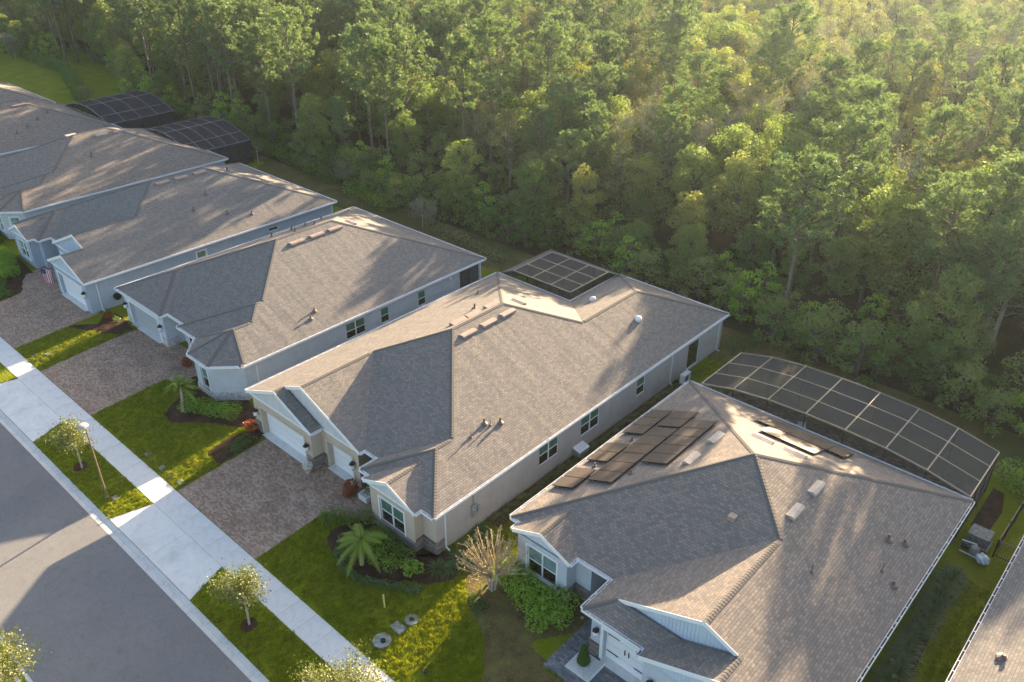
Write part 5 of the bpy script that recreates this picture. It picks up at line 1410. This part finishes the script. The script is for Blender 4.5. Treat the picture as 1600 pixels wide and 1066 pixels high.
m_ = MB(); m_.box(-.08, 0, -.1, .1, -.5, .1); o = m_.build('bracket', 'metal_grey'); o.parent = t

# AC units and bag right of the solar-panel house
t = thing('air_conditioner', 'flat-topped air-conditioning unit on a pad behind the right-hand house wall', 'air conditioner', (-4.2, 45.5, 0))
m_ = MB(); m_.box(-.55, .55, -.5, .5, .08, .75); o = m_.build('casing', 'lid_grey', bevel=.02); o.parent = t
m_ = MB(); m_.box(-.58, .58, -.53, .53, .76, .80); o = m_.build('top', 'lid_grey'); o.parent = t
m_ = MB(); m_.box(-.65, .65, -.6, .6, 0, .075); o = m_.build('base', 'lid_grey'); o.parent = t
m_ = MB(); [m_.box(-.56, .56, -.51, .51, z_, z_+.015) for z_ in np.arange(.15, .72, .08)]; o = m_.build('louvres', 'black'); o.parent = t
t = thing('pool_pump', 'low grey pool pump and pipes below the air-conditioning unit', 'pump', (-4.3, 44.2, 0))
m_ = MB(); m_.lathe([(.25, 0), (.28, .4), (.22, .6), (.05, .66)], (.2, 0, 0), 14); o = m_.build('tank', 'lid_grey'); o.parent = t
m_ = MB(); m_.tube([(-.5, .1, .3), (-.2, .05, .35), (.1, 0, .3)], .14, None, 10); o = m_.build('motor', 'black'); o.parent = t
m_ = MB(); m_.tube([(-.5, -.2, .1), (.5, -.25, .1), (.6, .1, .4)], .04, None, 8); m_.tube([(-.6, .3, .5), (.2, .3, .6)], .04, None, 8); o = m_.build('pipe', 'trim'); o.parent = t
nr = np.random.default_rng(6)
m_ = MB(); 
import bmesh
bm = bmesh.new(); bmesh.ops.create_icosphere(bm, subdivisions=3, radius=.36)
for v in bm.verts: v.co *= 1+.22*math.sin(v.co.x*17+v.co.z*9)*math.sin(v.co.y*13); v.co.z = max(v.co.z*.8, -.25)
me = bpy.data.meshes.new('bag'); bm.to_mesh(me); me.materials.append(M['bag']); o = link('bag', me); o.location = (-3.55, 43.9, .26); tag(o, 'crumpled clear plastic bag beside the pool pump', 'bag')

# black picket fence
fn = thing('fence', 'low dark metal picket fence right of the solar-panel house', 'fence', (-3.2, 45, 0))
def fence_run(a, b):
    a = Vector((*a, 0)); b = Vector((*b, 0)); L = (b-a).length; d = (b-a)/L
    for z_ in (.18, 1.15, 1.28): beamobj('rail', a+Vector((0, 0, z_)), b+Vector((0, 0, z_)), .045, .045, 'bronze', fn)
    k = int(L/2.2)+1
    for i in range(k+1): p = a+d*L*i/k; beamobj('post', p, p+Vector((0, 0, 1.38)), .075, .075, 'bronze', fn)
    m_ = MB(); u = .15
    while u < L: p = a+d*u; m_.box(p.x-.01, p.x+.01, p.y-.01, p.y+.01, .1, 1.3); u += .13
    o = m_.build('pickets', 'bronze', fn); o['kind'] = 'stuff'
fence_run((-3.2, 44.8), (-3.0, 53.2)); fence_run((-3.2, 44.8), (-2.0, 44.85)); 
# flag
fl = thing('flag', 'red and white striped flag hanging from a pole beside the white garage door', 'flag', (-77.75, 23.1, 2.1))
m_ = MB(); m_.tube([(-77.75, 23.1, 2.0), (-77.95, 21.9, 2.75)], .018, None, 6); m_.build('pole', 'trim_tan', fl)
M['flag_red'] = m_plain('red_flag_cloth', (.50, .06, .09), .9, .1); M['flag_white'] = m_plain('white_flag_cloth', (.72, .68, .70), .9, .05); M['flag_blue'] = m_plain('blue_flag_cloth', (.03, .045, .16), .9, .1)
def flagpt(u, v):   # u along the pole (hoist), v down the hanging cloth
    A = Vector((-77.93, 22.02, 2.68)); B = Vector((-77.8, 22.82, 2.18)); p = A.lerp(B, u)
    return (p.x+.10*math.sin(u*9+v*2)*(.3+v)+.25*v*0.3, p.y+.06*math.sin(u*7+1)*(v)-.05*v, p.z-1.45*v*(1-.12*u)-.06*math.sin(u*8)*v)
m_ = MB(); NV = 14
for i in range(13):
    for j in range(NV):
        u0, u1, v0, v1 = i/13, (i+1)/13, j/NV, (j+1)/NV
        mt = 'flag_blue' if (i < 7 and v1 <= .42) else ('flag_red' if i % 2 == 0 else 'flag_white')
        m_.face([flagpt(u0, v0), flagpt(u1, v0), flagpt(u1, v1), flagpt(u0, v1)], mt)
m_.build('cloth', None, fl)
m_ = MB()
for i in range(9):
    for j in range(6 if i % 2 == 0 else 5):
        u = (i+.9)/10.4*.54; v = (j+(.6 if i % 2 == 0 else 1.1))/6.2*.40; s_ = .012
        c_ = Vector(flagpt(u, v))
        for sg in (-.006, .006):
            c2 = c_+Vector((sg*3, sg, 0)); q = []
            for k in range(10): a_ = PI/2+k*PI/5; r_ = s_ if k % 2 == 0 else s_*.45; q.append(c2+Vector((0, r_*math.cos(a_), r_*math.sin(a_))))
            m_.face(q, 'flag_white')
m_.build('stars', None, fl)

# grass: countless tufts, one object
def in_poly(x, y, P):
    c = False; n = len(P)
    for i in range(n):
        a, b = P[i], P[i-1]
        if (a[1] > y) != (b[1] > y) and x < (b[0]-a[0])*(y-a[1])/(b[1]-a[1])+a[0]: c = not c
    return c
M['grass'] = m_leaf('grass_blades', [(.13, .15, .006), (.21, .24, .009), (.29, .31, .015), (.40, .39, .045)], .45, .45, .5)
def tuft(seed):
    rng = random.Random(seed); V = []; F = []
    for i in range(12):
        a = rng.uniform(0, 6.28); r_ = rng.uniform(0, .12); x, y = r_*math.cos(a), r_*math.sin(a); h = rng.uniform(.06, .12); b = rng.uniform(0, 6.28); L = rng.uniform(.02, .08); w = .012
        dx, dy = math.cos(b), math.sin(b); k = len(V); V += [(x-dy*w, y+dx*w, 0), (x+dy*w, y-dx*w, 0), (x+dx*L*.4+dy*w*.8, y+dy*L*.4-dx*w*.8, h*.7), (x+dx*L, y+dy*L, h)]; F.append((k, k+1, k+2, k+3))
    me = bpy.data.meshes.new('tuft'); me.from_pydata(V, [], F); me.materials.append(M['grass']); return me
NO = [p for p in HARD]
pts_ = []; rg2 = random.Random(12)
for (xa, xb, ya, yb, dens) in ((-82, -14.3, 16.3, 24.6, 42), (-66, -14.5, 12.15, 14.6, 42), (-26, -24.2, 24.6, 30, 30), (-3.9, -2.1, 26, 42, 24), (-27, -23, 49, 55, 14)):
    for _ in range(int((xb-xa)*(yb-ya)*dens)):
        x_, y_ = rg2.uniform(xa, xb), rg2.uniform(ya, yb)
        if any(b_[0] < x_ < b_[1] and b_[2] < y_ < b_[3] and in_poly(x_, y_, p_) for b_, p_ in NO): continue
        pts_.append((x_, y_, gz(y_)))
gsrc = [link('turf', tuft(s_)) for s_ in (1, 2, 3)]
for i, g_ in enumerate(gsrc): g_.location = (-25.2+i*.4, 21.6, gz(21.6)); g_['kind'] = 'stuff'
instancer('grass', pts_, [rg2.randrange(3) for _ in pts_], [rg2.uniform(0, 6.28) for _ in pts_], [rg2.uniform(.7, 1.35) for _ in pts_], {i: (g_,) for i, g_ in enumerate(gsrc)})
print('GRASS', len(pts_))

# ------------------------------------------------------------------ back-yard hedges and small trees
hedge('long clipped green hedge behind the arched pool cages, left half', [(-103.5, 60.2), (-92, 59.2), (-82, 58.2)], .75, 1.7, 170, .22, 'leaf_shrub', 31, 2, 1.0)
hedge('shorter clipped green hedge behind the blue-grey house', [(-79.0, 57.9), (-70.8, 56.9)], .75, 1.5, 190, .20, 'leaf_bright', 32, 2, 1.0)
hedge('straggly olive hedge at the back of the grey-roofed house yard', [(-62.5, 56.6), (-56.5, 55.9), (-51.2, 55.3)], .6, .8, 240, .17, 'leaf_olive', 33, 2, .9)
hedge('dark hedge winding across the far lawn at the left edge', [(-196, 62), (-180, 62.3), (-171, 62.3), (-160, 59.6), (-152, 57.2), (-146, 55)], .9, 1.9, 110, .3, 'leaf_shrub', 34, 2, 1.4)
hedge('green hedge at the right edge behind the picket fence', [(-5.0, 52.8), (-1.5, 51.8)], .85, 1.3, 330, .15, 'leaf_bright', 35, 2, .8)
hedge('dark box hedge at the rear right corner of the tan-roofed house', [(-26.3, 54.8), (-24.9, 57.2)], .6, 1.1, 330, .13, 'leaf_shrub', 36, 2, .7)
hedge('sunlit yellow-green shrub beyond the left end of the big pool cage', [(-22.3, 54.2), (-21.2, 54.4)], .45, .7, 330, .15, 'leaf_bright', 37, 1, .6, name='shrub')
def small_tree(loc, h, r, label, mat, seed, leaf=.14, per=260):
    t = thing('small_tree', label, 'tree', loc); rng = random.Random(seed); segs = [([(0, 0, 0), (.05, 0, h*.5), (0, 0, h*.85)], [.06, .045, .02])]
    C = [(rng.gauss(0, r*.4), rng.gauss(0, r*.4), h*rng.uniform(.45, .95)) for _ in range(9)]
    for c in C: segs.append(([(0, 0, h*.4), c], [.02, .008]))
    o = link('trunk', twigs_mesh('trunk', segs, 'bark_pale', 5)); o.parent = t
    o = link('foliage', shrub_mesh('foliage', C, [r*.5]*9, per/(r*r*.25)*.6, leaf, mat, seed, shell=.3)); o.parent = t
M['leaf_silver'] = m_leaf('silvery_foliage', [(.16, .17, .11), (.23, .24, .15), (.32, .31, .20)], .3, .2, 2)
small_tree((-80.4, 58.6, 0), 3.2, 1.2, 'thin silvery young tree interrupting the clipped hedge', 'leaf_silver', 1, .13, 300)
small_tree((-64.2, 56.2, 0), 3.2, 1.6, 'silvery loose shrub-like tree behind the grey-roofed house', 'leaf_silver', 2, .15, 380)
small_tree((-96.6, 56.6, 0), 3.4, .9, 'thin bare-looking young tree at the corner of the nearer arched cage', 'leaf_olive', 3, .12, 120)
small_tree((-188, 60.5, 0), 5, 2.4, 'pale bushy tree on the far lawn at the left edge', 'leaf_silver', 4, .3, 420)
small_tree((-143.8, 55, 0), 2.8, 1.2, 'small rusty young tree at the end of the far hedge', 'leaf_olive', 5, .16, 200)

# ------------------------------------------------------------------ the wood
def broadleaf(seed, h=10., r=3.0, nl=30, per=230, size=.215, mat='leaf_oak', trunkmat='bark', crown_base=.3):
    rng = random.Random(seed); nr = np.random.default_rng(seed); C = []; Rr = []; segs = []
    segs.append(([(0, 0, -.2), (rng.uniform(-.3, .3), rng.uniform(-.3, .3), h*.35), (rng.uniform(-.3, .3), rng.uniform(-.3, .3), h*.75)], [.20, .14, .07]))
    for i in range(nl):
        u = (i+.5)/nl; z = h*(crown_base+(1-crown_base)*u); rr = r*(math.sin(PI*min(1, .22+.72*u))**.7)*rng.uniform(.25, 1.0)
        a = i*2.4+rng.uniform(-.5, .5); c = (rr*math.cos(a), rr*math.sin(a), z-.08*h*(rr/r)); C.append(c); Rr.append(rng.uniform(.75, 1.25)*r*.33)
        segs.append(([(0, 0, z*.72), (c[0]*.5, c[1]*.5, z*.85), c], [.06, .04, .015]))
    tr = twigs_mesh('trunk', segs, trunkmat, 5)
    P, O = clump_points([np.array(c) for c in C], Rr, per, nr, .35, .72)
    V, F = leaf_quads(P, size, .5, nr, .7, O*.7); return tr, np_mesh('crown', V, F, mat)
def pine(seed, h=17., r=3.4, mat='leaf_pine'):
    rng = random.Random(seed); nr = np.random.default_rng(seed); segs = [([(0, 0, -.3), (.15, .1, h*.5), (0, .1, h*.97)], [.21, .15, .05])]; T = []
    n = 40
    for i in range(n):
        u = i/(n-1); z = h*(.50+.47*u); l = r*(.55+.55*math.sin(PI*(.12+.70*u)))*rng.uniform(.65, 1.12)*(1 if u < .88 else .6); a = i*2.4+rng.uniform(-.6, .6)
        el = rng.uniform(.05, .5)+.5*u; d = Vector((math.cos(a)*math.cos(el), math.sin(a)*math.cos(el), math.sin(el)))
        p0 = Vector((0, 0, z)); p1 = p0+d*l*.6; p2 = p0+d*l+Vector((0, 0, .15*l)); segs.append(([p0, p1, p2], [.055, .035, .012]))
        for _ in range(6):
            q = p1.lerp(p2, rng.uniform(-.4, 1.0)); e = q+Vector((rng.gauss(0, .45), rng.gauss(0, .45), rng.uniform(.05, .55))); segs.append(([q, e], [.015, .006]))
            T += [e, q.lerp(e, .5)+Vector((rng.gauss(0, .12), rng.gauss(0, .12), .1))]
    for _ in range(8): T.append(Vector((rng.gauss(0, .5), rng.gauss(0, .5), h*rng.uniform(.95, 1.0))))
    V = []; C = np.array([tuple(t_) for t_ in T]); k = 22
    base = np.repeat(C, k, 0); d = unit(nr.normal(size=base.shape)+np.array([0, 0, .55])); L = .40*(.6+.7*nr.random((len(base), 1)))
    s = unit(np.cross(d, nr.normal(size=base.shape)))*.047
    V = np.stack([base+d*.03-s*.4, base+d*L*.6-s, base+d*L, base+d*L*.6+s], 1).reshape(-1, 3); F = np.arange(len(V)).reshape(-1, 4)
    return twigs_mesh('trunk', segs, 'bark_pine', 5), np_mesh('crown', V, F, mat)
def bare(seed, h=9., r=2.2):
    rng = random.Random(seed); segs = [([(0, 0, -.2), (.1, 0, h*.5), (0, 0, h)], [.13, .09, .02])]; nr = np.random.default_rng(seed); P = []
    for i in range(34):
        z = h*rng.uniform(.35, .95); a = rng.uniform(0, 6.28); l = r*rng.uniform(.5, 1); p = Vector((l*math.cos(a), l*math.sin(a), z+l*.7)); segs.append(([(0, 0, z), p], [.04, .012]))
        for _ in range(6):
            q = Vector((0, 0, z)).lerp(p, rng.uniform(.4, 1)); e = q+Vector((rng.gauss(0, .4), rng.gauss(0, .4), rng.uniform(.1, .7))); segs.append(([q, e], [.018, .008])); P.append(tuple(e))
    C = np.repeat(np.array(P), 7, 0); C = C+nr.normal(size=C.shape)*.25; V, F = leaf_quads(C, .15, .3, nr, .5)
    return twigs_mesh('trunk', segs, 'twig_pale', 4), np_mesh('crown', V, F, 'leaf_olive')
KINDS = [('broadleaf_tree', 10., broadleaf(1)), ('broadleaf_tree', 9., broadleaf(2, 9., 2.6, 26, 250, .20)), ('broadleaf_tree', 11., broadleaf(3, 11., 3.2, 34, 205, .225, 'leaf_oak')),
         ('broadleaf_tree', 8.5, broadleaf(4, 8.5, 2.3, 24, 270, .19, 'leaf_olive', 'bark', .25)), ('broadleaf_tree', 9.5, broadleaf(5, 9.5, 2.5, 28, 240, .195, 'leaf_olive', 'bark_pale', .3)),
         ('pine_tree', 17., pine(6)), ('pine_tree', 16., pine(7, 16., 3.0)), ('pine_tree', 17.5, pine(8, 17.5, 4.1)),
         ('bare_tree', 9., bare(9)), ('broadleaf_tree', 10., broadleaf(10, 10., 2.7, 28, 240, .20, 'leaf_yel', 'bark')),
         ('tall_shrub', 4., broadleaf(11, 4., 1.9, 16, 200, .22, 'leaf_oak', 'bark', .12)), ('tall_shrub', 3.2, broadleaf(12, 3.2, 1.7, 14, 210, .20, 'leaf_shrub', 'bark', .1)),
         ('tall_shrub', 4.5, broadleaf(13, 4.5, 1.6, 16, 190, .22, 'leaf_bright', 'bark', .12))]
LAB = {0: 'dense green broadleaf tree in the wood behind the houses', 1: 'dense green broadleaf tree in the wood behind the houses', 2: 'dense green broadleaf tree in the wood behind the houses',
       3: 'olive-leaved tree in the wood behind the houses', 4: 'olive-leaved tree in the wood behind the houses', 5: 'tall feathery pine rising above the wood', 6: 'tall feathery pine rising above the wood',
       7: 'tall feathery pine rising above the wood', 8: 'greyish half-bare tree in the wood', 9: 'yellowing tree in the wood behind the houses', 10: 'leafy shrub in the thicket along the edge of the wood',
       11: 'leafy shrub in the thicket along the edge of the wood', 12: 'leafy shrub in the thicket along the edge of the wood'}
GRP = {5: 'pines above the wood', 8: 'half-bare trees in the wood', 9: 'yellowing trees in the wood', 3: 'olive-leaved trees in the wood', 10: 'thicket shrubs along the edge of the wood', 0: 'broadleaf trees in the wood'}
GRP.update({1: GRP[0], 2: GRP[0], 4: GRP[3], 6: GRP[5], 7: GRP[5], 11: GRP[10], 12: GRP[10]})
fwd = Vector((-math.sin(YAW)*math.cos(PITCH), math.cos(YAW)*math.cos(PITCH), -math.sin(PITCH))); rgt = Vector((math.cos(YAW), math.sin(YAW), 0)); upv = rgt.cross(fwd)
def pj(x, y, z):
    q = Vector((x, y, z-35)); w = q.dot(fwd)
    return (800+1302*q.dot(rgt)/w, 533-1302*q.dot(upv)/w, w) if w > 1 else (9e9, 9e9, 1)
rf = random.Random(21)
trees = []   # x, y, kind, scale, forced label
def cap(x, y, H):
    # the photograph shows which roofs the low sun reaches: trees on those lines of sight to the sun stay low
    for xa, xb, ymid, ymax, pr in ((-46, -28, 34, 43, 1.), (-17.5, -12.5, 36, 43, 1.), (-62, -49, 36, 44, .55), (-84, -72, 34, 45, .45), (-108, -94, 36, 45, .45), (-52.5, -42.5, 23, 43, 1.), (-30.5, -20, 24, 50, 1.), (-13, -2, 35, 44, 1.)):
        if xa < x+.165*(y-ymid) < xb and (pr == 1. or rf.random() < pr): H = min(H, max(3.2, 4.9+.235*(y-ymax)))
    return H
def edge(x): return max(0., 9*(1-abs(x+168)/26))
def add(x, y, k, H=None, label=None):
    if y < 61+edge(x) and x < -140: return
    H = H if (label or '').startswith('slim') else cap(x, y, H or KINDS[k][1]*rf.uniform(.82, 1.15)); trees.append((x, y, k, H/KINDS[k][1], label))
# trees one can pick out; slim pines added to shade the right roof
for x, y, H, k, lab_ in [(-24.6, 61, 14.6, 7, 'large dark-crowned pine standing above the right end of the wood edge'), (-48.2, 80.0, 12.9, 7, 'tall pine with a big domed crown behind the centre of the wood edge'),
        (-58.5, 69.4, 17, 5, 'tall pine with layered crown above the middle of the wood'), (-80.4, 69.0, 16, 7, 'broad pine with pale trunk showing below its crown, left of the middle'),
        (-73.0, 71.5, 16, 6, 'tall pine just right of the broad pale-trunked pine'), (-26.2, 74.0, 15, 7, 'spreading pine directly behind the pine at the right end of the wood edge'), (-29.6, 85.5, 15, 6, None), (-22.0, 84, 15, 5, None), (-37.4, 95.2, 15, 6, None),
        (-84.8, 66.5, 16.5, 6, None), (-23.2, 106, 16, 7, None), (-92, 70, 14.6, 5, None), (-104, 68, 14, 7, 'wide pine standing behind the nearer arched pool cage'), (-131, 72, 14, 6, None), (-126, 78, 14.5, 5, 'pine standing behind the farther arched pool cage'), (-146, 76, 14, 7, None),
        (-170, 80, 14.5, 6, None), (-59, 80.2, 15, 6, None), (-70, 84, 16, 5, None), (-98, 82, 16, 7, None), (-112, 88, 16, 6, None), (-14.5, 90, 16, 5, 'tall pine glowing in the hazy light near the right edge'), (-52, 66, 14, 6, None), (-45, 74, 15, 7, None), (-12, 66, 13, 7, 'wide pine at the right edge just behind the low dense tree'),
        (-36.6, 65.0, 10.5, 9, 'yellow-tinged tree in front of the domed pine'), (-35.9, 72.4, 12, 2, 'rounded green tree right of the yellow-tinged tree'),
        (-48.0, 63.6, 8.5, 9, 'small yellow-green tree at the wood edge behind the notch cage'), (-18.9, 70, 12, 2, 'leafy green tree behind the left part of the big pool cage'), (-14.7, 75.8, 12, 0, None), (-15.2, 66.5, 13.2, 5, 'slim pine added for roof shade, above the middle of the big pool cage'), (-12.6, 71, 14.6, 6, 'slim taller pine added for roof shade, just behind the pine above the big pool cage'), (-11.0, 64.5, 12.2, 5, 'slim shorter pine added for roof shade, above the right end of the big pool cage'),
        (-12.4, 62, 9.5, 2, 'low dense tree nearest the right end of the big pool cage')]:
    add(x, y, k, H, lab_)
placed = [(t_[0], t_[1], 2.6) for t_ in trees]
def free(x, y, d):
    return all((x-a)**2+(y-b)**2 > (min(d, c))**2 for a, b, c in placed[:31])
# thicket along the edge
x = -215
while x < 25:
    for row, yy in enumerate((60.0, 62.2)):
        yb = yy+(1.6*math.sin(x*.11)+.9*math.sin(x*.37)) +edge(x)
        k = rf.choice([10, 10, 11, 11, 12]); add(x+rf.uniform(-.8, .8), yb+rf.uniform(-.6, .6), k)
    x += 2.5
y = 63.5
while y < 330:
    sp = 4.2 if y < 95 else (4.5 if y < 150 else 5.2)
    x = -420+rf.uniform(0, sp)
    while x < 140:
        px = x+rf.uniform(-.42, .42)*sp; py = y+rf.uniform(-.42, .42)*sp; x += sp
        p = pj(px, py, 8)
        if not (-330 < p[0] < 1900 and -420 < p[1] < 1100): continue
        if not free(px, py, 2.4): continue
        pinep = .10 if y < 100 else .06
        if y > 110: pinep = .035
        if px < -85: pinep = .26 if y < 130 else .12
        u = rf.random(); far = y > 88
        if u < pinep: k = rf.choice([5, 6, 7]); add(px, py, k, rf.uniform(13, 18.5)); continue
        v = rf.random()
        if y < 70: k = rf.choice([0, 1, 1, 2, 3, 10, 12]); add(px, py, k, rf.uniform(4.5, 8.5) if k < 9 else None); continue
        if not far: k = rf.choice([0, 1, 2, 0, 1, 3, 4, 9] if v < .75 else [4, 3, 8])
        else: k = rf.choice([3, 4, 3, 4, 1, 0, 3, 8, 2, 4, 9, 1, 8])
        add(px, py, k, rf.uniform(7.5, 11.5) if k != 8 else rf.uniform(8, 11))
    y += sp*.87
def size_px(t_):
    x, y, k, s, l = t_; a = pj(x, y, 0); b = pj(x, y, KINDS[k][1]*s)
    inside = -60 < b[0] < 1660 and b[1] < 1066 and a[1] > 0
    return (1e6 if l else 0)+(abs(a[1]-b[1]) if inside else 0)
for kinds_, cap in (((5, 6, 7), 100), ((10, 11, 12), 110), ((0, 1, 2, 3, 4, 8, 9), 190)):
    pass
trees.sort(key=size_px, reverse=True)
cnt = {}; near = []; rest = []
for t_ in trees:
    g = 'p' if t_[2] in (5, 6, 7) else ('s' if t_[2] >= 10 else 'b')
    if cnt.get(g, 0) < {'p': 90, 's': 150, 'b': 200}[g] and size_px(t_) > 1: cnt[g] = cnt.get(g, 0)+1; near.append(t_)
    else: rest.append(t_)
protos = {}
for (x, y, k, s, l) in near:
    nm, H0, (trm, crm) = KINDS[k]
    o = bpy.data.objects.new(nm, None); COL.objects.link(o); o.location = (x, y, 0); o.rotation_euler = (0, 0, rf.uniform(0, 6.28)); w_ = s*rf.uniform(.92, 1.12); o.scale = (w_, w_, s)
    o['label'] = l or LAB[k]; o['category'] = 'shrub' if k >= 10 else ('pine tree' if k in (5, 6, 7) else 'tree')
    if not l: o['group'] = GRP[k]
    tr = bpy.data.objects.new('trunk', trm); COL.objects.link(tr); tr.parent = o
    cr = bpy.data.objects.new('crown', crm); COL.objects.link(cr); cr.parent = o
    if k not in protos: protos[k] = (tr, cr)
rest = [t_ for t_ in rest if t_[2] in protos]
instancer('woodland', [(t_[0], t_[1], 0) for t_ in rest], [t_[2] for t_ in rest], [rf.uniform(0, 6.28) for _ in rest], [t_[3] for t_ in rest], protos)

# ------------------------------------------------------------------ the air
hz = NB('morning_haze'); pv = hz.n("ShaderNodeVolumePrincipled"); pv.inputs['Color'].default_value = (.74, .88, 1.0, 1)
pv.inputs['Density'].default_value = .00012; pv.inputs['Anisotropy'].default_value = .6
om = hz.n("ShaderNodeOutputMaterial"); hz.l(pv.outputs[0], om.inputs['Volume'])
M['haze'] = hz.m
m_ = MB(); m_.box(-720, 520, -320, 720, -2.0, 37.0); o = m_.build('haze', 'haze'); o['kind'] = 'stuff'
print('TREES', len(near), len(rest))
